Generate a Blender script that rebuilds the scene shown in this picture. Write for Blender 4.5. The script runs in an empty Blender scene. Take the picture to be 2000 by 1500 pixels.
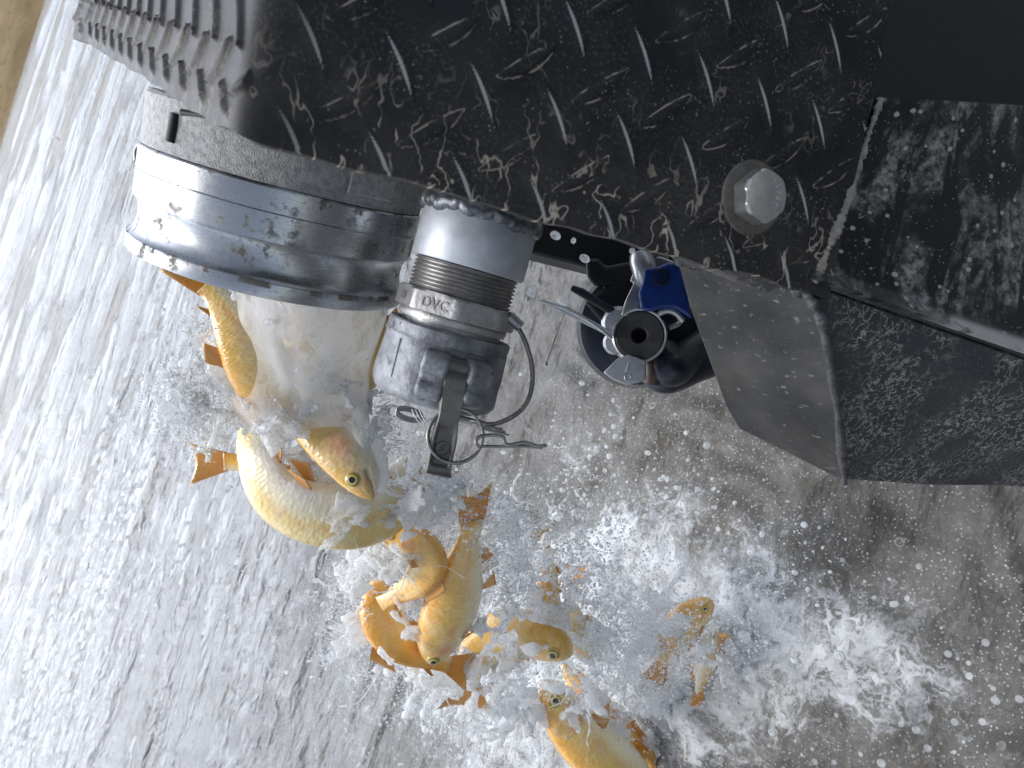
import bpy, bmesh, math, random
import numpy as np
from mathutils import Vector, Matrix

# ------------------------------------------------------------------ camera, sky, sun, exposure
scn = bpy.context.scene
COL = scn.collection
CAM_H, FPX, PITCH = 0.95, 1440.0, math.radians(38)
R_ = np.array([1.0, 0, 0])
F_ = np.array([0, math.cos(PITCH), -math.sin(PITCH)])
U_ = np.array([0, math.sin(PITCH), math.cos(PITCH)])
cX = -.9503 * U_ + .3113 * R_          # the phone was held on its side: picture-left is up
cY = .3113 * U_ + .9503 * R_
C0 = np.array([0, 0, CAM_H])
cam = bpy.data.cameras.new('camera')
camo = bpy.data.objects.new('camera', cam)
COL.objects.link(camo)
M = Matrix.Identity(4)
for i in range(3):
    M[i][0], M[i][1], M[i][2], M[i][3] = cX[i], cY[i], -F_[i], C0[i]
camo.matrix_world = M
cam.sensor_width = 36
cam.lens = 36 * FPX / 2000
cam.clip_start, cam.clip_end = .01, 2000
cam.dof.use_dof = True
cam.dof.focus_distance = .56
cam.dof.aperture_fstop = 17.0
scn.camera = camo

VEIL = 46.0                                   # radiance of the added cloud veil before the strength below
SUN_EL, SUN_AZ = math.radians(65), math.radians(-50)      # azimuth from +Y towards +X
world = bpy.data.worlds.new('World')
scn.world = world
world.use_nodes = True
wn = world.node_tree.nodes
wl = world.node_tree.links
sky = wn.new('ShaderNodeTexSky')
sky.sky_type = 'NISHITA'
sky.sun_disc = False
sky.sun_elevation = SUN_EL
sky.sun_rotation = SUN_AZ
sky.dust_density = 1.0
sky.air_density = 1.0
# bright cloud veil added away from the sun to whiten the lake's reflection
tcw = wn.new('ShaderNodeTexCoord')
dot = wn.new('ShaderNodeVectorMath'); dot.operation = 'DOT_PRODUCT'
dot.inputs[1].default_value = (math.sin(-.25) * math.cos(.80), math.cos(-.25) * math.cos(.80), math.sin(.80))
wl.new(tcw.outputs['Generated'], dot.inputs[0])
veil = wn.new('ShaderNodeMapRange'); veil.interpolation_type = 'SMOOTHSTEP'
for k, v in ((1, .66), (2, .98), (3, 0.0), (4, 1.0)):
    veil.inputs[k].default_value = v
wl.new(dot.outputs['Value'], veil.inputs[0])
cn = wn.new('ShaderNodeTexNoise'); cn.inputs['Scale'].default_value = 3.2; cn.inputs['Detail'].default_value = 7; cn.inputs['Roughness'].default_value = .6
wl.new(tcw.outputs['Generated'], cn.inputs['Vector'])
cr = wn.new('ShaderNodeMapRange')
for k, v in ((1, .32), (2, .68), (3, .25), (4, 1.0)):
    cr.inputs[k].default_value = v
wl.new(cn.outputs['Fac'], cr.inputs[0])
vm = wn.new('ShaderNodeMath'); vm.operation = 'MULTIPLY'
wl.new(veil.outputs[0], vm.inputs[0]); wl.new(cr.outputs[0], vm.inputs[1])
vs = wn.new('ShaderNodeVectorMath'); vs.operation = 'SCALE'; vs.inputs[0].default_value = (VEIL * .96, VEIL, VEIL * 1.08)
wl.new(vm.outputs[0], vs.inputs['Scale'])
va = wn.new('ShaderNodeVectorMath'); va.operation = 'ADD'
sep = wn.new('ShaderNodeSeparateXYZ')
wl.new(tcw.outputs['Generated'], sep.inputs[0])
hz = wn.new('ShaderNodeMapRange'); hz.interpolation_type = 'SMOOTHSTEP'  # pale horizon glow added to brighten the far water
for k, v in ((1, .55), (2, .0), (3, 0.0), (4, 1.0)):
    hz.inputs[k].default_value = v
wl.new(sep.outputs['Z'], hz.inputs[0])
fwd = wn.new('ShaderNodeMapRange'); fwd.interpolation_type = 'SMOOTHSTEP'  # keeps the added glow weak behind the camera so the plate stays dark
for k, v in ((1, -.1), (2, .6), (3, .12), (4, 1.0)):
    fwd.inputs[k].default_value = v
wl.new(sep.outputs['Y'], fwd.inputs[0])
hm = wn.new('ShaderNodeMath'); hm.operation = 'MULTIPLY'
wl.new(hz.outputs[0], hm.inputs[0]); wl.new(fwd.outputs[0], hm.inputs[1])
hs = wn.new('ShaderNodeVectorMath'); hs.operation = 'SCALE'; hs.inputs[0].default_value = (8.2, 8.9, 9.8)
wl.new(hm.outputs[0], hs.inputs['Scale'])
vb = wn.new('ShaderNodeVectorMath'); vb.operation = 'ADD'
wl.new(vs.outputs[0], vb.inputs[0]); wl.new(hs.outputs[0], vb.inputs[1])
hsv = wn.new('ShaderNodeHueSaturation')                # thin haze takes some blue out of the sky
hsv.inputs['Saturation'].default_value = .55
hsv.inputs['Value'].default_value = 1.15
wl.new(sky.outputs[0], hsv.inputs['Color'])
wl.new(hsv.outputs[0], va.inputs[0]); wl.new(vb.outputs[0], va.inputs[1])
wl.new(va.outputs[0], wn['Background'].inputs[0])
wn['Background'].inputs[1].default_value = .10
sl = bpy.data.lights.new('sun', 'SUN')
sl.energy = 1.5                                # sun through thin bright haze
sl.angle = math.radians(14)
sl.color = (1, .95, .88)
so = bpy.data.objects.new('sun', sl)
COL.objects.link(so)
sdir = Vector((math.sin(SUN_AZ) * math.cos(SUN_EL), math.cos(SUN_AZ) * math.cos(SUN_EL), math.sin(SUN_EL)))
so.rotation_euler = sdir.to_track_quat('Z', 'Y').to_euler()
so.location = (0, 0, 5)
scn.view_settings.view_transform = 'Standard'
scn.view_settings.look = 'None'
scn.view_settings.gamma = 1
scn.view_settings.exposure = 0.20
scn.cycles.use_denoising = True
scn.cycles.use_adaptive_sampling = True
scn.cycles.adaptive_threshold = .03
scn.cycles.max_bounces = 7
scn.cycles.transparent_max_bounces = 24
scn.cycles.sample_clamp_indirect = 6
scn.cycles.caustics_reflective = False
scn.cycles.caustics_refractive = False

rng = np.random.default_rng(7)
rnd = random.Random(5)


# ------------------------------------------------------------------ small geometry helpers
def ray(px, py):
    return (px - 1000) / FPX * cX - (py - 750) / FPX * cY + F_


def W(px, py, d):
    return C0 + d * ray(px, py)


def WD(px, py, pz=0):
    """direction: picture-right, picture-down, away"""
    return px * cX - py * cY + pz * F_


def on_plane(px, py, p0, n):
    r = ray(px, py)
    return C0 + r * (np.dot(np.asarray(p0) - C0, n) / np.dot(r, n))


def unit(v):
    v = np.asarray(v, float)
    return v / np.linalg.norm(v)


class MB:
    def __init__(s):
        s.v, s.f, s.m, s.n = [], [], [], 0

    def add(s, verts, faces, mat=0):
        b = s.n
        verts = np.asarray(verts, float)
        s.v.append(verts)
        s.n += len(verts)
        for f in faces:
            s.f.append([i + b for i in f])
            s.m.append(mat)
        return b

    def grid(s, P, mat=0, cu=False, cv=False, flip=False):
        nu, nv = P.shape[:2]
        fs = []
        for i in range(nu - (0 if cu else 1)):
            i2 = (i + 1) % nu
            for j in range(nv - (0 if cv else 1)):
                j2 = (j + 1) % nv
                q = [i * nv + j, i2 * nv + j, i2 * nv + j2, i * nv + j2]
                fs.append(q[::-1] if flip else q)
        s.add(P.reshape(-1, 3), fs, mat)

    def lathe(s, o, a, prof, seg=96, mat=0, e=None, bump=None):
        a = unit(a)
        e = unit(np.cross(a, F_)) if e is None else unit(e - np.dot(e, a) * a)
        g = np.cross(a, e)
        t = np.linspace(0, 2 * np.pi, seg, endpoint=False)
        ring = np.cos(t)[:, None] * e + np.sin(t)[:, None] * g
        P = np.zeros((len(prof), seg, 3))
        for i, (x, r) in enumerate(prof):
            rr = np.full(seg, r) if bump is None else r + bump(i, t)
            P[i] = o + x * a + rr[:, None] * ring
        s.grid(P, mat, cv=True, flip=True)

    def tube(s, pts, r, seg=10, mat=0, closed=False, caps=True):
        pts = np.asarray(pts, float)
        n = len(pts)
        r = np.full(n, r) if np.isscalar(r) else np.asarray(r)
        T = np.gradient(pts, axis=0) if not closed else np.roll(pts, -1, 0) - np.roll(pts, 1, 0)
        T /= np.linalg.norm(T, axis=1)[:, None] + 1e-12
        nrm = unit(np.cross(T[0], [.31, .77, .55]))
        t = np.linspace(0, 2 * np.pi, seg, endpoint=False)
        P = np.zeros((n, seg, 3))
        for i in range(n):
            nrm = unit(nrm - np.dot(nrm, T[i]) * T[i])
            b = np.cross(T[i], nrm)
            P[i] = pts[i] + r[i] * (np.cos(t)[:, None] * nrm + np.sin(t)[:, None] * b)
        s.grid(P, mat, cu=closed, cv=True, flip=True)
        if caps and not closed:
            s.add(P[0], [list(range(seg))], mat)
            s.add(P[-1], [list(range(seg))[::-1]], mat)

    def prism(s, front, back, mat=0):
        """two matching outlines joined"""
        n = len(front)
        s.add(np.vstack([front, back]), [list(range(n)), list(range(2 * n - 1, n - 1, -1))] +
              [[i, i + n, (i + 1) % n + n, (i + 1) % n] for i in range(n)], mat)

    def slab(s, pts, d, mat=0):
        pts = np.asarray(pts, float)
        s.prism(pts, pts + np.asarray(d), mat)

    def box(s, o, ax, ay, az, mat=0):
        """centre and three half-axis vectors"""
        o, ax, ay, az = map(np.asarray, (o, ax, ay, az))
        s.prism([o - ax - ay - az, o + ax - ay - az, o + ax + ay - az, o - ax + ay - az],
                [o - ax - ay + az, o + ax - ay + az, o + ax + ay + az, o - ax + ay + az], mat)

    def build(s, name, mats, parent=None, smooth=True, bevel=0, seg=2, angle=40, attrs=None, fix=True):
        me = bpy.data.meshes.new(name)
        V = np.vstack(s.v)
        off = np.zeros(3)
        if parent is not None:
            p = parent
            while p is not None:
                off = off + np.array(p.location)
                p = p.parent
        me.from_pydata((V - off).tolist(), [], s.f)
        for m in (mats if isinstance(mats, (list, tuple)) else [mats]):
            me.materials.append(m)
        me.polygons.foreach_set('material_index', s.m)
        for k, val in (attrs or {}).items():
            at = me.attributes.new(k, 'FLOAT', 'POINT')
            at.data.foreach_set('value', np.asarray(val, np.float32))
        if fix:
            bm = bmesh.new()
            bm.from_mesh(me)
            bmesh.ops.recalc_face_normals(bm, faces=bm.faces)
            bm.to_mesh(me)
            bm.free()
        o = bpy.data.objects.new(name, me)
        COL.objects.link(o)
        o.parent = parent
        if bevel:
            b = o.modifiers.new('b', 'BEVEL')
            b.width, b.segments, b.limit_method = bevel, seg, 'ANGLE'
            b.angle_limit = math.radians(30)
        if smooth:
            me.polygons.foreach_set('use_smooth', [True] * len(me.polygons))
            if angle < 180:
                me.set_sharp_from_angle(angle=math.radians(angle))
        return o


def arr_mesh(name, V, Q, mat, attrs=None, smooth=True):
    """fast mesh from arrays; Q is (n,4) or (n,3)"""
    me = bpy.data.meshes.new(name)
    V = np.asarray(V, np.float32)
    Q = np.asarray(Q, np.int32)
    k = Q.shape[1]
    me.vertices.add(len(V))
    me.vertices.foreach_set('co', V.ravel())
    me.loops.add(Q.size)
    me.loops.foreach_set('vertex_index', Q.ravel())
    me.polygons.add(len(Q))
    me.polygons.foreach_set('loop_start', np.arange(len(Q), dtype=np.int32) * k)
    me.polygons.foreach_set('loop_total', np.full(len(Q), k, np.int32))
    if smooth:
        me.polygons.foreach_set('use_smooth', np.ones(len(Q), bool))
    for kk, val in (attrs or {}).items():
        at = me.attributes.new(kk, 'FLOAT', 'POINT')
        at.data.foreach_set('value', np.asarray(val, np.float32).ravel())
    me.update(calc_edges=True)
    me.validate()
    me.materials.append(mat)
    o = bpy.data.objects.new(name, me)
    COL.objects.link(o)
    return o


def grid_quads(nu, nv):
    i = np.arange(nu * nv).reshape(nu, nv)
    return np.stack([i[:-1, :-1], i[1:, :-1], i[1:, 1:], i[:-1, 1:]], -1).reshape(-1, 4)


def tag(o, label=None, cat=None, group=None, kind=None):
    for k, v in (('label', label), ('category', cat), ('group', group), ('kind', kind)):
        if v:
            o[k] = v
    return o


def empty(name, loc, label, cat, group=None):
    o = bpy.data.objects.new(name, None)
    o.location = loc
    o.empty_display_size = .02
    COL.objects.link(o)
    return tag(o, label, cat, group)


def catmull(P, n, closed=False):
    P = np.asarray(P, float)
    k = len(P)
    Q = np.vstack([2 * P[0] - P[1], P, 2 * P[-1] - P[-2]])
    u = np.linspace(0, k - 1 - 1e-9, n)
    i = u.astype(int)
    t = (u - i)[:, None]
    a, b, c, d = Q[i], Q[i + 1], Q[i + 2], Q[i + 3]
    return .5 * (2 * b + (c - a) * t + (2 * a - 5 * b + 4 * c - d) * t ** 2 + (3 * b - a - 3 * c + d) * t ** 3)


def bspline_rows(n, cells, off):
    """interpolation matrix from a random lattice to n samples (cubic B-spline)"""
    x = np.linspace(0, cells, n) + off
    i = np.floor(x).astype(int)
    t = x - i
    m = int(i.max()) + 4
    A = np.zeros((n, m), np.float32)
    r = np.arange(n)
    for k, w in enumerate(((1 - t) ** 3 / 6, (3 * t ** 3 - 6 * t ** 2 + 4) / 6, (-3 * t ** 3 + 3 * t ** 2 + 3 * t + 1) / 6, t ** 3 / 6)):
        A[r, i + k] = w
    return A


def lat_noise(shape, cells):
    """smooth noise of about unit amplitude on a regular grid; cells = lattice cells along each axis"""
    out = None
    As = [bspline_rows(n, max(c, .01), rng.random()) for n, c in zip(shape, cells)]
    L = rng.uniform(-1, 1, [A.shape[1] for A in As]).astype(np.float32)
    for A in As:
        L = np.tensordot(L, A, axes=([0], [1]))
    return L * 2.6


# ------------------------------------------------------------------ shader helpers
class NT:
    def __init__(s, name):
        s.mat = bpy.data.materials.new(name)
        s.mat.use_nodes = True
        s.t = s.mat.node_tree
        s.bsdf = s.t.nodes['Principled BSDF']
        s.out = s.t.nodes['Material Output']
        s._tc = None

    def node(s, typ, **kw):
        n = s.t.nodes.new(typ)
        for k, v in kw.items():
            setattr(n, k, v)
        return n

    def link(s, a, b):
        s.t.links.new(a, b)

    def put(s, sock, v):
        if isinstance(v, bpy.types.NodeSocket):
            s.link(v, sock)
        elif v is not None:
            try:
                sock.default_value = v
            except Exception:
                sock.default_value = (*v, 1)

    def obj(s):
        if s._tc is None:
            s._tc = s.node('ShaderNodeTexCoord')
        return s._tc.outputs['Object']

    def attr(s, name):
        return s.node('ShaderNodeAttribute', attribute_name=name).outputs['Fac']

    def vec(s, x, y, z=0.0):
        n = s.node('ShaderNodeCombineXYZ')
        for i, v in enumerate((x, y, z)):
            s.put(n.inputs[i], v)
        return n.outputs[0]

    def mapping(s, v, scale=(1, 1, 1), loc=(0, 0, 0), rot=(0, 0, 0)):
        n = s.node('ShaderNodeMapping')
        s.put(n.inputs[0], v)
        n.inputs[1].default_value, n.inputs[2].default_value, n.inputs[3].default_value = loc, rot, scale
        return n.outputs[0]

    def noise(s, v=None, scale=5, detail=4, rough=.55, dist=0.0, color=False):
        n = s.node('ShaderNodeTexNoise')
        s.put(n.inputs['Vector'], v if v is not None else s.obj())
        s.put(n.inputs['Scale'], scale)
        s.put(n.inputs['Detail'], detail)
        s.put(n.inputs['Roughness'], rough)
        s.put(n.inputs['Distortion'], dist)
        return n.outputs['Color' if color else 'Fac']

    def voro(s, v=None, scale=5, feature='F1', out='Distance', rand=1.0):
        n = s.node('ShaderNodeTexVoronoi', feature=feature)
        s.put(n.inputs['Vector'], v if v is not None else s.obj())
        s.put(n.inputs['Scale'], scale)
        s.put(n.inputs['Randomness'], rand)
        return n.outputs[out]

    def math(s, op, a, b=None, c=None, clamp=False):
        n = s.node('ShaderNodeMath', operation=op, use_clamp=clamp)
        for i, v in enumerate((a, b, c)):
            if v is not None:
                s.put(n.inputs[i], v)
        return n.outputs[0]

    def vmath(s, op, a, b):
        n = s.node('ShaderNodeVectorMath', operation=op)
        s.put(n.inputs[0], a)
        if op == 'SCALE':
            s.put(n.inputs['Scale'], b)
        else:
            s.put(n.inputs[1], b)
        return n.outputs[0]

    def step(s, v, lo, hi, a=0.0, b=1.0):
        n = s.node('ShaderNodeMapRange', interpolation_type='SMOOTHSTEP')
        for k, x in zip((0, 1, 2, 3, 4), (v, lo, hi, a, b)):
            s.put(n.inputs[k], x)
        return n.outputs[0]

    def mix(s, f, a, b):
        n = s.node('ShaderNodeMix', data_type='RGBA')
        s.put(n.inputs[0], f)
        s.put(n.inputs[6], a if isinstance(a, bpy.types.NodeSocket) else (*a, 1))
        s.put(n.inputs[7], b if isinstance(b, bpy.types.NodeSocket) else (*b, 1))
        return n.outputs[2]

    def mixf(s, f, a, b):
        n = s.node('ShaderNodeMix', data_type='FLOAT')
        s.put(n.inputs[0], f)
        s.put(n.inputs[2], a)
        s.put(n.inputs[3], b)
        return n.outputs[0]

    def ramp(s, f, stops):
        n = s.node('ShaderNodeValToRGB')
        s.put(n.inputs[0], f)
        el = n.color_ramp.elements
        while len(el) < len(stops):
            el.new(.5)
        for e, (p, c) in zip(el, stops):
            e.position = p
            e.color = (*c, 1)
        return n.outputs[0]

    def bump(s, h, strength=.5, dist=.001, prev=None):
        n = s.node('ShaderNodeBump')
        s.put(n.inputs['Height'], h)
        n.inputs['Strength'].default_value = strength
        n.inputs['Distance'].default_value = dist
        if prev is not None:
            s.link(prev, n.inputs['Normal'])
        return n.outputs[0]

    def set(s, **kw):
        names = dict(color='Base Color', metal='Metallic', rough='Roughness', normal='Normal', ior='IOR', spec='Specular IOR Level',
                     coat='Coat Weight', coat_rough='Coat Roughness', sss='Subsurface Weight', sss_scale='Subsurface Scale',
                     sss_radius='Subsurface Radius', trans='Transmission Weight', alpha='Alpha', aniso='Anisotropic')
        for k, v in kw.items():
            s.put(s.bsdf.inputs[names[k]], v)
        return s.mat


def mat_plain(name, color, rough=.5, metal=0.0, var=.35, scale=60, bump=.3, bdist=.0006, dirt=None, dirt_amt=.0, dscale=35):
    """one base colour broken by fine mottling, specks of dirt and a rough bump"""
    m = NT(name)
    n1 = m.noise(scale=scale, detail=6, rough=.65)
    lo = tuple(c * (1 - var) for c in color)
    hi = tuple(min(1, c * (1 + var)) for c in color)
    col = m.mix(m.step(n1, .3, .7), lo, hi)
    r = m.mixf(m.noise(scale=scale * .6, detail=3), max(.03, rough - .12), min(1, rough + .12))
    if dirt:
        d = m.step(m.noise(scale=dscale, detail=8, rough=.7), .62 - dirt_amt, .70 - dirt_amt)
        col = m.mix(d, col, dirt)
        r = m.mixf(d, r, .8)
        m.put(m.bsdf.inputs['Metallic'], m.mixf(d, metal, 0.0))
    else:
        m.set(metal=metal)
    return m.set(color=col, rough=r, normal=m.bump(m.noise(scale=scale * 4, detail=4, rough=.6), bump, bdist))


# ------------------------------------------------------------------ materials
def make_tread():
    m = NT('tread_plate_paint')
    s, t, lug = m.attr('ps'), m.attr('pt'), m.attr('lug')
    v = m.vec(s, t)
    warp = m.vmath('SCALE', m.vmath('SUBTRACT', m.noise(v, 90, 2, .5, color=True), (.5, .5, .5)), .012)
    v2 = m.vmath('ADD', v, warp)
    # squiggly dried run-off lines, mostly towards the free edge
    n1 = m.noise(m.mapping(v2, (1.0, .34, 1)), 78, 2, .5)
    line = m.step(m.math('ABSOLUTE', m.math('SUBTRACT', n1, .52)), .005, .017, 1, 0)
    n2 = m.noise(v2, 60, 2, .5)
    line2 = m.step(m.math('ABSOLUTE', m.math('SUBTRACT', n2, .47)), .002, .010, 1, 0)
    brk = m.step(m.noise(v, 48, 3, .6), .44, .54)
    edge = m.step(t, .002, .055, 1, 0)
    upper = m.step(m.noise(v, 22, 3, .6), .50, .66)
    face = m.step(s, .0, .03)
    mud = m.math('MULTIPLY', m.math('MULTIPLY', line, brk), m.math('MAXIMUM', m.math('MULTIPLY', edge, 1.0), m.math('MULTIPLY', upper, .34)))
    mud = m.math('MAXIMUM', mud, m.math('MULTIPLY', m.math('MULTIPLY', line2, upper), m.math('MULTIPLY', brk, .45)))
    # dried outline caught around the lugs
    ring = m.math('MULTIPLY', m.step(lug, .03, .12), m.step(lug, .25, .5, 1, 0))
    ring = m.math('MULTIPLY', ring, m.math('MULTIPLY', m.attr('lugb'), m.step(m.noise(v2, 110, 3, .6), .44, .60)))
    mud = m.math('MAXIMUM', mud, m.math('MULTIPLY', ring, .62))
    spk = m.step(m.voro(v, 420), .10, .22, 1, 0)
    spk = m.math('MULTIPLY', spk, m.step(m.noise(v, 40, 3), .48, .62))
    mud = m.math('MAXIMUM', mud, m.math('MULTIPLY', spk, .55))
    mud = m.math('MULTIPLY', mud, m.mixf(face, .25, 1.0))
    film = m.step(m.noise(v, 28, 6, .65), .35, .8)
    base = m.mix(film, (.008, .0095, .013), (.028, .029, .032))
    grime = m.math('MULTIPLY', m.step(t, .0, .075, 1, 0), m.step(m.noise(v, 30, 6, .65), .30, .70))
    base = m.mix(m.math('MULTIPLY', grime, .42), base, (.095, .086, .074))
    dust = m.math('MULTIPLY', m.step(m.noise(v, 600, 4, .75), .52, .66), m.step(m.noise(v, 18, 4, .6), .36, .62))
    base = m.mix(m.math('MULTIPLY', dust, .45), base, (.20, .18, .15))
    deckdust = m.math('MULTIPLY', m.math('SUBTRACT', 1.0, face), m.mixf(m.noise(v, 60, 5, .6), .03, .28))
    base = m.mix(deckdust, base, (.10, .095, .095))
    worn_glint = m.math('MULTIPLY', m.math('MULTIPLY', m.step(lug, .89, .97), m.attr('luga')), face)  # worn lug crests, their highlight painted pale on one lug direction
    base = m.mix(m.math('MULTIPLY', worn_glint, .9), base, (.47, .47, .46))
    col = m.mix(mud, base, (.50, .44, .35))
    r = m.mixf(mud, m.mixf(face, m.mixf(film, .42, .62), m.mixf(film, .46, .62)), .9)
    hb = m.math('ADD', m.math('MULTIPLY', mud, .8), m.math('MULTIPLY', m.noise(v, 500, 4, .6), .35))
    m.set(color=col, rough=r, normal=m.bump(hb, .45, .0006), spec=m.mixf(face, .18, .26))
    return m.mat


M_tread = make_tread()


def make_panel():
    """black painted panel with dried mud splashes dragged across it"""
    m = NT('mud_splashed_panel_paint')
    s, t = m.attr('ps'), m.attr('pt')
    v = m.vec(s, t)
    st = m.mapping(v, (1.6, .55, 1), rot=(0, 0, math.radians(-38)))
    a = m.noise(st, 26, 8, .66, .6)
    clump = m.step(m.noise(v, 16, 3, .5), .36, .54)
    film = m.math('MULTIPLY', m.step(a, .46, .60), clump)
    rr = m.noise(v, 60, 2)
    spots = m.step(m.math('ADD', m.voro(v, 80), m.math('MULTIPLY', rr, .4)), .31, .38, 1, 0)
    spots2 = m.step(m.math('ADD', m.voro(v, 260), m.math('MULTIPLY', rr, .35)), .26, .36, 1, 0)
    sp = m.math('MAXIMUM', m.math('MULTIPLY', spots, .8), m.math('MULTIPLY', spots2, .5))
    lip = m.attr('lip')
    mud = m.math('MAXIMUM', m.math('MULTIPLY', film, m.mixf(m.step(m.noise(v, 150, 6, .7), .35, .65), .02, .7)), sp)
    mud = m.math('MAXIMUM', mud, m.math('MULTIPLY', lip, m.step(m.noise(v, 35, 6, .6), .35, .5)))
    col = m.mix(mud, (.005, .006, .010), (.46, .44, .42))
    m.set(color=col, rough=m.mixf(mud, .28, .85), normal=m.bump(m.math('ADD', mud, m.math('MULTIPLY', m.noise(v, 600, 3), .2)), .35, .0006))
    return m.mat


M_panel = make_panel()


def make_guard():
    m = NT('guard_post_grey_paint')
    o = m.obj()
    st = m.mapping(o, (1, 1, 1))
    warp = m.vmath('SCALE', m.vmath('SUBTRACT', m.noise(o, 30, 3, .6, color=True), (.5, .5, .5)), .02)
    o2 = m.vmath('ADD', o, warp)
    line = m.step(m.math('ABSOLUTE', m.math('SUBTRACT', m.noise(o2, 170, 3, .6), .5)), .006, .03, 1, 0)
    patch = m.step(m.noise(o, 24, 4, .6), .38, .56)
    spk = m.math('MULTIPLY', m.step(m.voro(o, 380), .12, .25, 1, 0), .5)
    mud = m.math('MAXIMUM', m.math('MULTIPLY', line, patch), m.math('MULTIPLY', spk, m.step(m.noise(o, 40), .45, .6)))
    base = m.mix(m.noise(o, 20, 5, .6), (.020, .022, .027), (.052, .055, .062))
    col = m.mix(m.math('MULTIPLY', mud, .85), base, (.40, .38, .35))
    m.set(color=col, rough=m.mixf(mud, .42, .9), normal=m.bump(m.math('ADD', m.math('MULTIPLY', mud, .6), m.noise(o, 300, 5)), .35, .0008))
    return m.mat


M_guard = make_guard()


def make_capplate():
    m = NT('bare_end_plate')
    o = m.obj()
    base = m.mix(m.step(m.noise(o, 14, 6, .65), .3, .72), (.022, .023, .025), (.078, .076, .073))
    warm = m.step(m.noise(o, 9, 4, .6), .5, .72)
    base = m.mix(m.math('MULTIPLY', warm, .5), base, (.14, .115, .085))
    scr = m.step(m.noise(m.mapping(o, (3, 1, 1)), 160, 4, .6), .62, .70)
    col = m.mix(m.math('MULTIPLY', scr, .5), base, (.30, .31, .32))
    m.set(color=col, rough=.52, metal=.25, normal=m.bump(m.noise(o, 260, 6, .65), .3, .0007))
    return m.mat


M_capplate = make_capplate()


def make_alu():
    """turned aluminium: fine lathe lines round the axis, stains of dried mud"""
    m = NT('turned_aluminium')
    ax, an = m.attr('ax'), m.attr('an')
    v = m.vec(m.math('MULTIPLY', ax, 1.0), m.math('MULTIPLY', an, .09))
    lines = m.noise(m.mapping(v, (1, .04, 1)), 900, 3, .6)
    stain = m.step(m.noise(v, 70, 8, .72), .50, .62)
    reg = m.step(m.noise(v, 22, 3, .6), .44, .58)
    fine = m.step(m.noise(v, 420, 4, .7), .57, .66)
    rim = m.math('MULTIPLY', m.math('MULTIPLY', m.step(ax, .0645, .0660), m.step(ax, .0685, .070, 1, 0)), m.step(m.noise(m.mapping(v, (.3, 1, 1)), 45, 4, .6), .50, .56))
    st = m.math('MAXIMUM', m.math('MAXIMUM', m.math('MULTIPLY', stain, reg), rim), m.math('MULTIPLY', fine, .6))
    col = m.mix(m.noise(v, 24, 4), (.38, .40, .43), (.54, .56, .59))
    col = m.mix(m.math('MULTIPLY', st, .88), col, (.13, .11, .085))
    m.set(color=col, metal=m.mixf(st, .93, .2), rough=m.mixf(st, m.mixf(lines, .20, .36), .75), aniso=.5,
          normal=m.bump(m.math('ADD', lines, m.math('MULTIPLY', st, .8)), .16, .0004))
    return m.mat


M_alu = make_alu()
M_cast = mat_plain('cast_aluminium', (.40, .40, .40), .6, .25, .3, 260, 1.0, .0014, (.12, .11, .10), .01, 520)
M_galv = mat_plain('satin_aluminium_collar', (.50, .53, .58), .5, .35, .14, 60, .2, .0004, (.22, .19, .16), -.06, 90)
M_thread = mat_plain('grey_threaded_steel', (.42, .41, .40), .38, .8, .22, 120, .3, .0004, (.16, .14, .12), -.03, 160)
M_nut = mat_plain('dull_cast_nut', (.40, .40, .40), .42, .75, .2, 140, .6, .0006, (.18, .16, .14), -.04, 150)
M_cap = mat_plain('weathered_cast_cap', (.21, .22, .24), .55, .35, .40, 70, .7, .0010, (.085, .08, .08), .03, 75)
M_arm = mat_plain('dull_brass_steel_arm', (.17, .165, .155), .46, .5, .25, 90, .5, .0006, (.10, .09, .08), -.03, 120)
M_wire = mat_plain('steel_wire', (.27, .26, .25), .28, .9, .25, 200, .3, .0003)
M_weld = mat_plain('weld_bead', (.17, .18, .20), .35, .7, .55, 120, .6, .0009)
M_weldgrey = mat_plain('painted_weld_bead', (.060, .062, .066), .5, .1, .5, 130, .7, .001, (.30, .29, .27), -.02, 140)
M_mudridge = mat_plain('dried_mud_ridge', (.27, .25, .22), .9, 0, .4, 150, .8, .0012)
M_black = mat_plain('black_paint_and_shade', (.003, .0035, .005), .55, 0, .4, 40, .2, .0005)  # chassis black, also the painted shade of the recess and hub notch
M_blackpl = mat_plain('worn_black_plastic', (.014, .018, .028), .32, 0, .5, 50, .3, .0006, (.14, .14, .15), -.07, 60)
M_blue = mat_plain('blue_painted_casting', (.010, .040, .20), .30, 0, .3, 60, .3, .0006, (.10, .13, .22), -.06, 70)
M_silver = mat_plain('silver_diecast', (.45, .46, .47), .34, .75, .15, 90, .35, .0005, (.2, .19, .18), -.07, 120)
M_rubber = mat_plain('black_rubber_seal', (.026, .027, .029), .55, 0, .4, 80, .3, .0005)
M_brownrub = mat_plain('reddish_brown_hose', (.05, .022, .014), .35, 0, .4, 60, .2, .0005)
M_washer = mat_plain('stained_washer', (.15, .14, .125), .5, .5, .22, 220, .4, .0004, (.13, .12, .10), .0, 300)
M_bolt = mat_plain('stainless_bolt', (.56, .56, .55), .30, .85, .12, 150, .25, .0003)
M_letter = mat_plain('raised_letters', (.62, .62, .62), .35, .7, .1, 100, .1, .0002)
M_letterdull = mat_plain('cast_letters', (.30, .29, .28), .45, .7, .2, 100, .2, .0003)


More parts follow.
